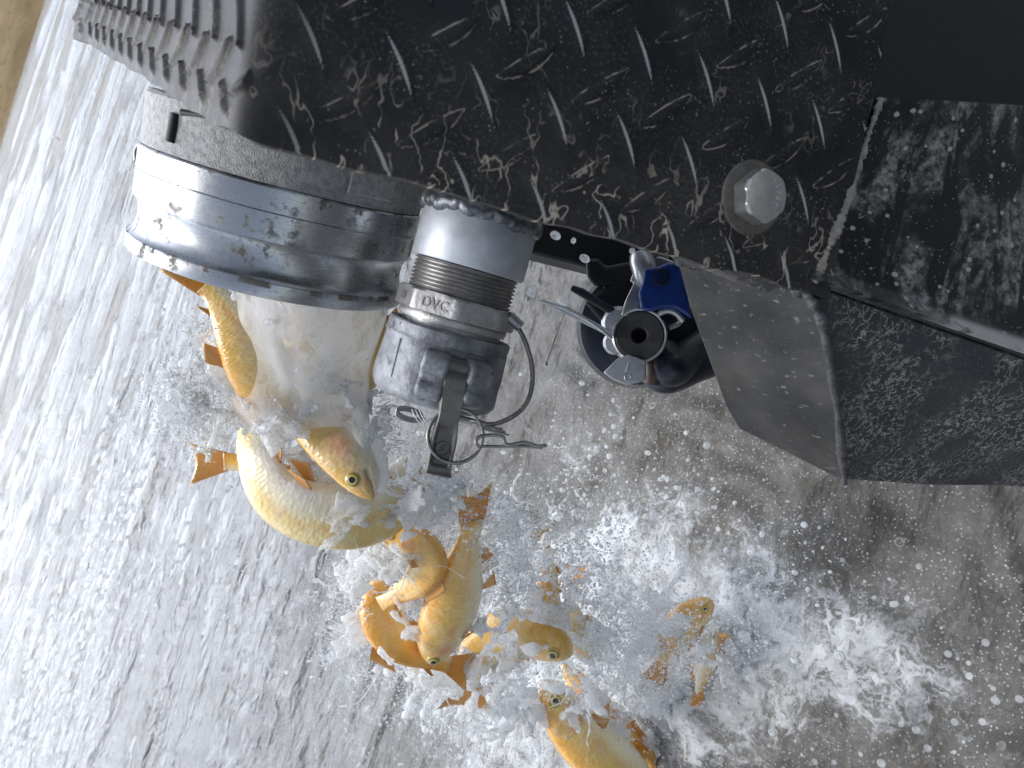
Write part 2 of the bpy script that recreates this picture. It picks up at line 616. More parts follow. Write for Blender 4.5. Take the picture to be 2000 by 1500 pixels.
def make_water():
    m = NT('lake_water')
    o = m.obj()
    foam = m.attr('foam')
    calm = m.attr('calm')
    warp = m.vmath('SCALE', m.vmath('SUBTRACT', m.noise(o, 9, 4, .6, color=True), (.5, .5, .5)), .16)
    warp2 = m.vmath('SCALE', m.vmath('SUBTRACT', m.noise(o, 45, 3, .6, color=True), (.5, .5, .5)), .035)
    p = m.vmath('ADD', m.vmath('ADD', o, warp), warp2)
    e1 = m.voro(p, 13, 'DISTANCE_TO_EDGE')
    e2 = m.voro(p, 34, 'DISTANCE_TO_EDGE')
    e3 = m.voro(p, 85, 'DISTANCE_TO_EDGE')
    lace = m.math('MAXIMUM', m.step(e1, .0, .22, 1, 0), m.math('MAXIMUM', m.math('MULTIPLY', m.step(e2, .0, .26, 1, 0), .9), m.math('MULTIPLY', m.step(e3, 0, .3, 1, 0), .75)))
    big = m.noise(p, 7, 6, .62)
    fine = m.noise(p, 60, 6, .7)
    dens = m.math('ADD', foam, m.math('MULTIPLY', m.math('SUBTRACT', big, .5), 2.2))
    tot = m.math('ADD', m.math('MULTIPLY', dens, 1.0), m.math('ADD', m.math('MULTIPLY', m.math('SUBTRACT', lace, .6), .6), m.math('MULTIPLY', m.math('SUBTRACT', fine, .5), 1.2)))
    mask = m.step(tot, .34, .95)
    # loose bubbles
    br = m.voro(o, 75, 'F1', 'Color')
    bd = m.voro(o, 75)
    sel = m.node('ShaderNodeSeparateColor')
    m.link(br, sel.inputs[0])
    rad = m.math('MULTIPLY', m.math('POWER', sel.outputs[0], 3.0), .42)
    bub = m.math('MULTIPLY', m.step(m.math('SUBTRACT', bd, rad), -.06, .03, 1, 0), m.step(m.math('ADD', foam, m.math('MULTIPLY', m.noise(o, 14, 3), .8)), .34, .62))
    bd2 = m.voro(o, 190)
    bub2 = m.math('MULTIPLY', m.step(bd2, .14, .30, 1, 0), m.step(m.math('ADD', foam, m.math('MULTIPLY', m.noise(o, 16, 5, .65), 1.2)), .18, .50))
    ringd = m.math('ABSOLUTE', m.math('SUBTRACT', m.voro(o, 38), .20))
    ringm = m.math('MULTIPLY', m.step(ringd, .015, .05, 1, 0), m.math('MULTIPLY', m.step(m.noise(o, 17, 2), .56, .64), m.step(foam, -.55, -.2)))
    bub = m.math('MAXIMUM', bub, m.math('MAXIMUM', m.math('MULTIPLY', bub2, .7), m.math('MULTIPLY', ringm, .55)))
    body = m.mix(m.noise(o, 6, 4), (.034, .030, .023), (.066, .058, .046))
    milk = m.step(m.math('ADD', dens, m.math('MULTIPLY', m.math('SUBTRACT', m.noise(p, 18, 5, .65), .5), 1.6)), -.5, .9)
    body = m.mix(m.math('MULTIPLY', milk, .36), body, (.34, .34, .33))
    body = m.mix(m.math('MULTIPLY', calm, .8), body, (.15, .155, .165))
    hole = m.math('MULTIPLY', m.step(m.voro(p, 40), .15, .42, 1, 0), m.step(m.noise(p, 22, 4, .6), .40, .60))
    hole2 = m.math('MULTIPLY', m.step(m.voro(p, 110), .15, .42, 1, 0), m.step(m.noise(p, 50, 3, .6), .40, .60))
    mask = m.math('MULTIPLY', mask, m.math('SUBTRACT', 1.0, m.math('MAXIMUM', m.math('MULTIPLY', hole, .75), m.math('MULTIPLY', hole2, .6))))
    mask = m.math('MAXIMUM', mask, m.math('MULTIPLY', bub, .8))
    froth = m.step(m.math('ADD', m.noise(p, 26, 7, .7), m.math('MULTIPLY', m.math('SUBTRACT', big, .5), .7)), .28, .68)
    col = m.mix(mask, body, m.mix(froth, (.27, .28, .29), (.56, .575, .59)))
    wig = m.vmath('SCALE', m.vmath('SUBTRACT', m.noise(o, 4, 3, .6, color=True), (.5, .5, .5)), .25)
    st = m.vmath('ADD', m.mapping(o, (.17, 1, 1), rot=(0, 0, math.radians(-6))), wig)
    rip = m.noise(st, 12, 3, .45)
    rip2 = m.noise(st, 36, 2, .5)
    far = m.noise(m.mapping(o, (.3, 1, 1)), 3, 6, .6)
    near = m.mixf(calm, .12, .57)
    h = m.math('ADD', m.math('MULTIPLY', rip, 1.0), m.math('ADD', m.math('MULTIPLY', rip2, .08), m.math('MULTIPLY', far, 3.0)))
    n1 = m.bump(m.math('MULTIPLY', h, near), 1.0, .062)
    n2 = m.bump(m.math('ADD', m.math('ADD', mask, m.math('MULTIPLY', froth, .8)), m.math('MULTIPLY', fine, .6)), .30, .005, n1)
    m.set(color=col, rough=m.mixf(mask, .06, .6), ior=m.mixf(calm, 1.33, 1.47), normal=n2, spec=m.mixf(calm, .40, .58))
    return m.mat


M_water = make_water()


def make_splash(name, lo, hi, clear=.75, scale=38, tint=(.86, .88, .90), stretch=(1, 1, 1), bmp=.55):
    """aerated water: white where it is full of bubbles, clear and glossy in between"""
    m = NT(name)
    o = m.obj()
    warp = m.vmath('SCALE', m.vmath('SUBTRACT', m.noise(o, 26, 3, .6, color=True), (.5, .5, .5)), .045)
    p = m.mapping(m.vmath('ADD', o, warp), stretch)
    n = m.noise(p, scale, 7, .68)
    cell = m.step(m.voro(p, 120, 'DISTANCE_TO_EDGE'), .0, .25, 1, 0)
    bub = m.voro(o, 420)
    bubbles = m.step(bub, .10, .35, 1, 0)
    v = m.math('ADD', n, m.math('ADD', m.math('MULTIPLY', cell, .08), m.math('MULTIPLY', bubbles, .07)))
    white = m.step(v, lo, hi)
    m.set(color=m.mix(m.noise(o, 20, 4), tint, tuple(min(.97, c * 1.06) for c in tint)), rough=.25, ior=1.33, spec=.5,
          normal=m.bump(m.math('ADD', m.math('ADD', n, m.math('MULTIPLY', bubbles, .16)), m.math('MULTIPLY', m.noise(p, 170, 5, .65), .7)), bmp, .006))
    tr = m.node('ShaderNodeBsdfTranslucent')
    tr.inputs[0].default_value = (.96, .97, .98, 1)
    mx = m.node('ShaderNodeMixShader')
    mx.inputs[0].default_value = .62
    m.link(m.bsdf.outputs[0], mx.inputs[1])
    m.link(tr.outputs[0], mx.inputs[2])
    clr = m.node('ShaderNodeBsdfTransparent')
    clr.inputs[0].default_value = (.97, .98, .98, 1)
    gl = m.node('ShaderNodeBsdfGlossy')
    gl.inputs['Roughness'].default_value = .04
    m.link(m.bump(m.noise(p, 60, 4, .6), .6, .006), gl.inputs['Normal'])
    fr = m.node('ShaderNodeFresnel')
    fr.inputs[0].default_value = 1.22
    glass = m.node('ShaderNodeMixShader')
    m.link(fr.outputs[0], glass.inputs[0])
    m.link(clr.outputs[0], glass.inputs[1])
    m.link(gl.outputs[0], glass.inputs[2])
    fin = m.node('ShaderNodeMixShader')
    m.link(m.mixf(white, 1 - clear, 1.0), fin.inputs[0])
    m.link(glass.outputs[0], fin.inputs[1])
    m.link(mx.outputs[0], fin.inputs[2])
    m.link(fin.outputs[0], m.out.inputs[0])
    return m.mat


M_jet = make_splash('aerated_jet_water', .30, .61, .74, 44, (.95, .96, .97), (.28, 1, .42), .24)
M_film = make_splash('frothy_film_water', .41, .60, .92, 80, (.92, .94, .96), (1, 1, .7), .25)
M_sheet = make_splash('splash_water', .36, .56, .90, 74, (.94, .95, .96), (1, 1, .4), .28)
M_thread_w = make_splash('splash_thread_water', .30, .55, .70, 120, (.92, .94, .95))
M_spray = make_splash('white_spray_water', .20, .45, .5, 160, (.86, .88, .90))
M_drop = make_splash('droplet_water', .46, .60, .70, 160)


def make_fish(name, back, flank, belly, stripe=(.80, .27, .17), k=.5):
    m = NT(name)
    fu, fv, fin = m.attr('fu'), m.attr('fv'), m.attr('fin')
    o = m.obj()
    v = m.math('ADD', fv, m.math('MULTIPLY', m.math('SUBTRACT', m.noise(o, 60, 4), .5), .5))
    t = m.math('MULTIPLY_ADD', v, .5, .5)
    body = m.ramp(t, [(.06, belly), (.30, tuple(.55 * a + .45 * b for a, b in zip(belly, flank))), (.48, flank), (.74, tuple(.5 * a + .5 * b for a, b in zip(back, flank))), (.92, back)])
    band = m.math('MULTIPLY', m.step(m.math('ABSOLUTE', m.math('SUBTRACT', v, .02)), .05, .30, 1, 0), m.step(m.noise(o, 45, 4), .36, .64))
    body = m.mix(m.math('MULTIPLY', band, k), body, stripe)
    cheek = m.math('MULTIPLY', m.step(m.math('ABSOLUTE', m.math('SUBTRACT', fu, .185)), .01, .06, 1, 0), m.step(m.math('ABSOLUTE', v), .2, .6, 1, 0))
    body = m.mix(m.math('MULTIPLY', cheek, .6), body, stripe)
    blot = m.step(m.noise(o, 34, 5, .6), .40, .68)
    body = m.mix(m.math('MULTIPLY', blot, .42), body, tuple(.6 * a + .4 * b for a, b in zip(belly, flank)))
    blo2 = m.step(m.noise(m.vmath('ADD', o, (3.1, 1.7, 2.2)), 42, 5, .6), .52, .70)
    body = m.mix(m.math('MULTIPLY', blo2, .40), body, tuple(c * .72 for c in back))
    mot = m.step(m.noise(o, 220, 5, .65), .52, .68)
    body = m.mix(m.math('MULTIPLY', mot, .22), body, tuple(min(1, c * 1.5 + .05) for c in flank))
    rays = m.math('MULTIPLY_ADD', m.math('SINE', m.math('MULTIPLY', m.attr('fa'), 95.0)), .5, .5)
    finc = m.mix(m.math('MULTIPLY', rays, m.mixf(m.noise(o, 90, 3), .3, 1.0)), (.70, .33, .07), (.48, .17, .03))
    body = m.mix(fin, body, finc)
    body = m.mix(m.math('MULTIPLY', m.attr('mouth'), .85), body, (.20, .08, .05))
    sc = m.voro(m.vec(m.math('MULTIPLY', fu, 95), m.math('MULTIPLY', m.attr('fa'), 13)), 1.0)
    h = m.math('ADD', m.math('MULTIPLY', sc, m.math('SUBTRACT', 1.0, fin)), m.math('MULTIPLY', m.noise(o, 150, 4), 1.2))
    m.set(color=body, rough=m.mixf(m.noise(o, 80, 3), .16, .36), normal=m.bump(h, .42, .0012), sss=.12, sss_scale=.01, sss_radius=(1, .5, .25), coat=.8, coat_rough=.06)
    return m.mat


M_gold = make_fish('golden_trout_skin', (.80, .40, .05), (.92, .66, .20), (.94, .88, .72))
M_pale = make_fish('pale_olive_trout_skin', (.80, .56, .20), (.88, .68, .26), (.93, .90, .84), k=.35)
M_dark = make_fish('deep_orange_trout_skin', (.76, .33, .025), (.90, .54, .09), (.94, .80, .52), k=.35)
M_silverfish = make_fish('silvery_trout_skin', (.74, .40, .05), (.84, .60, .20), (.88, .85, .74), (.85, .36, .20), k=.5)


def make_eye():
    m = NT('fish_eye')
    r = m.attr('er')
    c = m.ramp(r, [(.0, (.004, .004, .005)), (.40, (.004, .004, .005)), (.46, (.75, .62, .16)), (.62, (.55, .42, .08)), (.80, (.16, .12, .03)), (.92, (.62, .46, .12))])
    return m.set(color=c, rough=.08, coat=1.0, coat_rough=.02)


M_eye = make_eye()


def make_bank():
    m = NT('dry_bank_grass')
    o = m.obj()
    c = m.mix(m.step(m.noise(m.mapping(o, (.3, .3, 1)), .5, 6, .6), .35, .65), (.20, .135, .060), (.30, .22, .115))
    c = m.mix(m.step(m.noise(o, 2.5, 5, .6), .5, .75), c, (.14, .12, .055))
    return m.set(color=c, rough=.95)


M_bank = make_bank()
M_scrub = mat_plain('grey_scrub', (.14, .11, .11), .95, 0, .4, 1.2, .3, .05)

# ------------------------------------------------------------------ the setting: lake and far bank
PL = np.array([-.30, .62])                    # where the stream meets the lake


def water_sheet():
    nr, nc = 760, 640
    r = np.linspace(0, 1, nr)
    y = -.55 + (np.exp(r * 5.05) - 1) / (math.exp(5.05) - 1) * 73
    c = np.linspace(-1.15, 1.0, nc)
    Yg, Cg = np.meshgrid(y, c, indexing='ij')
    Xg = Cg * (Yg + 1.55)
    # rings running out from the plunge, broken up along their length
    wx = .10 * lat_noise((nr, nc), (60, 12)) + .05 * lat_noise((nr, nc), (120, 30))
    rad = np.hypot(Xg - PL[0], Yg - PL[1])
    z = np.zeros_like(rad)
    amp_all = np.clip(1.25 - rad / 9, .25, 1)
    for lam, a, kx, ky in ((.21, .0080, 60, 14), (.115, .0066, 110, 24), (.062, .0042, 200, 44), (.036, .0022, 300, 80)):
        ph = 2 * np.pi / lam * (rad + wx) + 2.2 * lat_noise((nr, nc), (kx * .35, ky * .4))
        env = .35 + .65 * np.clip(lat_noise((nr, nc), (kx * .5, ky * .6)) + .4, 0, 1.5)
        w = np.clip(1.6 - rad / (lam * 42), 0, 1)
        z += a * (np.abs(np.sin(ph * .5)) * -2 + 1.2) * env * w
    z *= .7 * amp_all * np.clip(.25 + rad / 1.0, 0, 1)
    fr = np.clip((rad - .35) / 1.2, 0, 1) * np.minimum(rad, 30)
    z += fr * (.0058 * lat_noise((nr, nc), (105, 12)) + .0022 * lat_noise((nr, nc), (210, 28)) + .0003 * lat_noise((nr, nc), (420, 70)))
    # churned mound under the splash
    ch = np.exp(-(rad / .26) ** 2)
    z += ch * (.020 + .016 * lat_noise((nr, nc), (110, 110)) + .010 * lat_noise((nr, nc), (220, 200)))
    z += .006 * np.exp(-(rad / .6) ** 2) * lat_noise((nr, nc), (150, 150))
    # foam density in world units round the plunge and drifting away from it
    foam = -.62 + .34 * np.exp(-(np.hypot(Xg + .1, Yg - .5) / .75) ** 2)
    for px, py, rr, a in ((1150, 1280, .17, .85), (1270, 1390, .16, .55), (1480, 1330, .14, .24), (1080, 1440, .2, .6), (1250, 1130, .14, .5), (1400, 1130, .15, .42),
                          (900, 1380, .26, .55), (1600, 1420, .14, .10), (1750, 1440, .13, .15), (1100, 980, .22, .26), (700, 1300, .45, .40), (1700, 1250, .12, .38),
                          (1180, 800, .3, .10), (1120, 620, .35, .10), (600, 1400, .6, .30), (450, 1150, .9, .10), (1880, 1330, .12, .30), (1430, 1290, .12, .40), (1300, 1230, .12, .45), (1000, 1250, .2, .35)):
        q = on_plane(px, py, [0, 0, 0], np.array([0, 0, 1.0]))
        foam = foam + a * np.exp(-((Xg - q[0]) ** 2 + (Yg - q[1]) ** 2) / rr ** 2)
    V = np.stack([Xg, Yg, z], -1).reshape(-1, 3)
    o = arr_mesh('lake_water', V, grid_quads(nr, nc)[:, ::-1], M_water, {'foam': foam, 'calm': np.clip((rad - .25) / 1.3, 0, 1)})
    return tag(o, kind='structure')


water_sheet()


def far_bank():
    xs = np.linspace(-120, 190, 160)
    ys = np.array([62, 66, 69.2, 70.5, 73, 77, 83, 92, 105, 125])
    zs = np.array([-1.5, -.6, -.02, .8, 2.2, 3.6, 5.0, 6.6, 8.5, 11])
    n = lat_noise((len(xs), len(ys)), (40, 6))
    P = np.zeros((len(xs), len(ys), 3))
    for j in range(len(ys)):
        P[:, j] = np.stack([xs, ys[j] + .5 * n[:, j], zs[j] * (1 + .12 * n[:, j])], -1)
    o = arr_mesh('far_bank_terrain', P.reshape(-1, 3), grid_quads(len(xs), len(ys)), M_bank)
    tag(o, kind='structure')
    m = MB()
    for k in range(260):
        x = rnd.uniform(-70, 120)
        y = rnd.uniform(96, 122)
        z = np.interp(y, ys, zs)
        for q in range(5):
            h = rnd.uniform(.8, 2.4)
            c = np.array([x + rnd.uniform(-1, 1), y + rnd.uniform(-1, 1), z + h * .3])
            a = rng.normal(size=(3, 3)) * h * .5
            m.add(c + np.vstack([a, -a]), [[0, 1, 2], [3, 4, 5], [0, 4, 2], [1, 3, 5], [0, 5, 1]])
    tag(m.build('scrub', M_scrub, smooth=False, fix=False), 'grey scrub along the top of the far tan bank', 'scrub', kind='stuff')


far_bank()

# ------------------------------------------------------------------ the truck's step bumper
PB = np.array([.053, .277, CAM_H - .067])     # the bend between the step's deck and its end face
pe1 = unit(np.array([0, -.26, -.966]) / np.linalg.norm([0, -.26, -.966]) + .135 * R_)
pn = unit(np.cross([0, -.26, -.966], R_))
if np.dot(pn, F_) > 0:
    pn = -pn
pe2 = np.cross(pn, pe1)
if pe2[0] < 0:
    pe2 = -pe2
deck_n = unit([-.20, -.02, 1.0])
deck_far = on_plane(183, 88, PB, deck_n)
deck_dir = unit(deck_far - PB)
DECK_L = float(np.linalg.norm(deck_far - PB))

truck = empty('truck_step_bumper', PB, 'black tread plate step bumper of a truck, splashed with dried mud', 'truck bumper')


def lug_field(s, t):
    """height (0..1) of the raised lugs and which of the two directions they run"""
    H = np.zeros_like(s)
    A = np.zeros_like(s)
    HA = np.zeros_like(s)
    for kind, (s0, t0), d in (('a', (.0165, .0405), (.0130, -.0190)), ('b', (0.0, .0225), (.0172, .0158))):
        L = math.hypot(*d) * .66
        ux, uy = d[0] / math.hypot(*d), d[1] / math.hypot(*d)
        for off in ((0, 0),):
            ks = np.round((s - s0) / .033)
            ms = np.round((t - t0) / .0362)
            for dk in (-1, 0, 1):
                for dm in (-1, 0, 1):
                    cs = s0 + (ks + dk) * .033
                    ct = t0 + (ms + dm) * .0362
                    x = (s - cs) * ux + (t - ct) * uy
                    yv = -(s - cs) * uy + (t - ct) * ux
                    bow = .0016 * (1 - (x / L) ** 2) * (1 if kind == 'a' else -1)
                    w = .0034 * np.clip(1 - (np.abs(x) / L) ** 2.2, 1e-4, 1)
                    h = np.clip(1 - (np.abs(yv - bow) / w) ** 2, 0, 1) * (np.abs(x) < L)
                    if kind == 'a':
                        HA = np.maximum(HA, (np.abs(x) < L * 1.12) * (np.abs(yv - bow) < w + .0022))
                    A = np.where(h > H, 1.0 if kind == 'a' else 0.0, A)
                    H = np.maximum(H, h)
    return H, A, HA


def tread_plate():
    ds = .00105
    RB = .012
    s = np.concatenate([np.linspace(-DECK_L - .05, -DECK_L, 14)[:-1], np.linspace(-DECK_L, -.03, 330), np.arange(-.03, .2785, ds)[1:]])
    t = np.concatenate([np.arange(0, .2, .00115), np.linspace(.2, .34, 50)])
    Sg, Tg = np.meshgrid(s, t, indexing='ij')
    # centre line: deck -> rounded bend -> face
    th = np.clip((s + RB) / (2 * RB), 0, 1)
    dirs = (1 - (3 * th ** 2 - 2 * th ** 3))[:, None] * (-deck_dir) + (3 * th ** 2 - 2 * th ** 3)[:, None] * pe1
    dirs /= np.linalg.norm(dirs, axis=1)[:, None]
    lip = s < -DECK_L - 1e-6
    lipdir = -unit(deck_dir + .10 * deck_n - .05 * pe2)
    dirs[lip] = lipdir
    pos = np.zeros((len(s), 3))
    i0 = int(np.argmin(np.abs(s)))
    for i in range(i0 + 1, len(s)):
        pos[i] = pos[i - 1] + (s[i] - s[i - 1]) * .5 * (dirs[i] + dirs[i - 1])
    for i in range(i0 - 1, -1, -1):
        pos[i] = pos[i + 1] - (s[i + 1] - s[i]) * .5 * (dirs[i] + dirs[i + 1])
    nr = np.cross(dirs, pe2)
    nr /= np.linalg.norm(nr, axis=1)[:, None]
    if np.dot(nr[-1], pn) < 0:
        nr = -nr
    Hh, A, HA = lug_field(Sg, Tg)
    Hs = Hh * (Sg < .262) * np.clip((Tg - .0035) / .003, 0, 1)
    dent = .0012 * lat_noise(Sg.shape, (14, 6))
    P = PB + pos[:, None, :] + Tg[..., None] * pe2 + (np.where(Sg < 0, .0023, .0007) * Hs + dent * .3)[..., None] * nr[:, None, :]
    # uneven free edge
    P[:, :2] += (.0008 * lat_noise((len(s), 2), (60, 1)))[..., None] * pe2
    wide = .5 * (Hh > 0) + .5 * Hh
    ns, nt = Sg.shape
    V = P.reshape(-1, 3)
    Q = grid_quads(ns, nt)
    # thickness along the free edge and an inner skin
    inner = P - .005 * nr[:, None, :]
    inn = inner[:, ::24].reshape(-1, 3)
    nb = inner[:, ::24].shape[1]
    b = len(V)
    Q2 = grid_quads(ns, nb) + b
    idx = np.arange(ns)
    Q3 = np.stack([idx[:-1] * nt, b + idx[:-1] * nb, b + idx[1:] * nb, idx[1:] * nt], -1)
    j = np.arange(nb - 1)
    o = arr_mesh('tread_plate', np.vstack([V, inn]) - PB, np.vstack([Q, Q2, Q3]), M_tread,
                 {'ps': np.concatenate([Sg.ravel(), np.repeat(s, nb)]), 'pt': np.concatenate([Tg.ravel(), np.zeros(len(inn))]),
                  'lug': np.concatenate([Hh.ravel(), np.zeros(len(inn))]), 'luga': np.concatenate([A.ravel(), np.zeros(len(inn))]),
                  'lugb': np.concatenate([((1 - HA)).ravel(), np.zeros(len(inn))])})
    o.data.set_sharp_from_angle(angle=math.radians(60))
    o.parent = truck
    return o


tread_plate()


def fP(px, py, lift=0.0):
    return on_plane(px, py, PB, pn) + lift * pn


def text_obj(body, size, origin, xdir, ydir, mat, name, parent, ext=.0003, align='CENTER'):
    cu = bpy.data.curves.new(name, 'FONT')
    cu.body, cu.size, cu.extrude, cu.align_x, cu.align_y = body, size, ext, align, 'CENTER'
    cu.resolution_u = 3
    o = bpy.data.objects.new(name, cu)
    COL.objects.link(o)
    x = unit(xdir)
    z = unit(np.cross(x, ydir))
    y = np.cross(z, x)
    Mx = Matrix.Identity(4)
    off = np.zeros(3)
    p = parent
    while p is not None:
        off = off + np.array(p.location)
        p = p.parent
    for i in range(3):
        Mx[i][0], Mx[i][1], Mx[i][2], Mx[i][3] = x[i], y[i], z[i], origin[i] - off[i]
    cu.materials.append(mat)
    o.matrix_world = Mx
    me = bpy.data.meshes.new_from_object(o.evaluated_get(bpy.context.evaluated_depsgraph_get()))
    bpy.data.objects.remove(o)
    me.transform(Mx)
    o = bpy.data.objects.new(name, me)
    COL.objects.link(o)
    o.parent = parent
    return o


# bolt through the face
def hex_bolt():
    c = fP(1462, 388, .0008)
    u = unit(fP(1475, 300) - fP(1462, 388))
    u = unit(u - np.dot(u, pn) * pn)
    w = np.cross(pn, u)
    m = MB()
    rw = .0172
    m.lathe(c, pn, [(0, .001), (0, rw), (.0018, rw), (.0026, rw - .0008), (.0026, .001)], 72)
    wa = m.build('washer', M_washer, truck)
    m = MB()
    R6 = .0128
    ang = [math.radians(60 * i + 12) for i in range(6)]
    ring = lambda r, h: [c + pn * h + r * (math.cos(a) * u + math.sin(a) * w) for a in ang]
    seg = 72
    t = np.linspace(0, 2 * np.pi, seg, endpoint=False)
    hexr = R6 * math.cos(math.pi / 6) / np.cos((t - math.radians(12)) % (math.pi / 3) - math.pi / 6)
    rows = []
    for h, lim in ((.0027, 9), (.0098, 9), (.0106, .0121), (.0112, .0112), (.0114, .0104), (.0114, .0001)):
        rr = np.minimum(hexr, lim)
        if lim < 9:
            hh = np.full(seg, h)
        else:
            hh = np.full(seg, h) - (np.maximum(hexr - .0112, 0) * .5 if h > .005 else 0)
        rows.append(c + pn * hh[:, None] + rr[:, None] * (np.cos(t)[:, None] * u + np.sin(t)[:, None] * w))
    m.grid(np.array(rows), 0, cv=True)
    hb = m.build('bolt_head', M_bolt, truck, angle=25)
    top = c + pn * .0114
    rt = unit(fP(1520, 380) - fP(1420, 396))
    dn = unit(fP(1462, 450) - fP(1470, 330))
    for word, rad, a0, step_ in (('THE', .0068, 180, 19), ('F593C', .0070, -6, 23)):
        for i, chx in enumerate(word):
            a = math.radians(a0 + (i - (len(word) - 1) / 2) * (-step_ if word == 'THE' else step_))
            pos = top + rad * (math.cos(a) * rt + math.sin(a) * dn)
            xd = (math.sin(a) * rt - math.cos(a) * dn) if word == 'THE' else (-math.sin(a) * rt + math.cos(a) * dn)
            xd = xd if word != 'THE' else (-(-math.sin(a)) * rt - math.cos(a) * dn)
            yd = np.cross(pn, xd)
            text_obj(chx, .0042, pos, xd, yd, M_letter, 'letter', hb, .0002)


hex_bolt()


def side_panel():
    """the end panel past the weld, a black sheet as the shaded recess over it and the lip under it"""
    cs = [((1700, 190), .3655), ((1578, 546), .360), ((2330, 806), .50), ((2330, 222), .47)]
    A, Bp, Cp, D = [W(*q, d) for q, d in cs]
    n = 90
    P = np.zeros((n, n, 3))
    for i in range(n):
        for j in range(n):
            a, b = i / (n - 1), j / (n - 1)
            P[i, j] = (1 - a) * ((1 - b) * A + b * Bp) + a * ((1 - b) * D + b * Cp)
    nn = unit(np.cross(P[-1, 0] - P[0, 0], P[0, -1] - P[0, 0]))
    if np.dot(nn, F_) > 0:
        nn = -nn
    P += (.0009 * lat_noise((n, n), (5, 5)))[..., None] * nn
    jj = np.linspace(0, 1, n)[None, :].repeat(n, 0)
    ii = np.linspace(0, 1, n)[:, None].repeat(n, 1)
    lipm = np.clip((jj - .93) / .03, 0, 1) * np.clip((ii - .2) / .1, 0, 1)
    P += (.006 * np.clip((jj - .92) / .08, 0, 1))[..., None] * nn
    V = P.reshape(-1, 3)
    back = V - .005 * nn
    Q = grid_quads(n, n)
    k = n * n
    e = np.concatenate([np.arange(0, n - 1)])
    ed = np.stack([e, e + 1, e + 1 + k, e + k], -1)
    low = np.arange(n - 1) * n + n - 1
    ed2 = np.stack([low, low + n, low + n + k, low + k], -1)
    up = np.arange(n - 1) * n
    ed3 = np.stack([up, up + n, up + n + k, up + k], -1)
    o = arr_mesh('side_panel', np.vstack([V, back]) - PB, np.vstack([Q, Q + k, ed, ed2, ed3]), M_panel,
                 {'ps': np.concatenate([(ii * .33).ravel()] * 2), 'pt': np.concatenate([(jj * .17).ravel()] * 2), 'lip': np.concatenate([lipm.ravel()] * 2)})
    o.parent = truck
    # weld bead joining the tread plate to the panel
    m = MB()
    pts = catmull([W(1720, 195, .3655), W(1690, 280, .3645), W(1655, 385, .3635), W(1618, 480, .362), W(1590, 552, .3605)], 90)
    r = .0023 + .0006 * lat_noise((90,), (14,)) + .0004 * rng.normal(size=90)
    m.tube(pts, np.clip(r, .001, .004), 12)
    m.build('weld_bead', M_mudridge, truck, angle=180)
    # black sheet put in for the shade of the recess above the panel
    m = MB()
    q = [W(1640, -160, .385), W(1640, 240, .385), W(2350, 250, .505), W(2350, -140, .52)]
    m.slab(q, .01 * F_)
    m.build('recess_shade_sheet', M_black, truck, smooth=False)


side_panel()


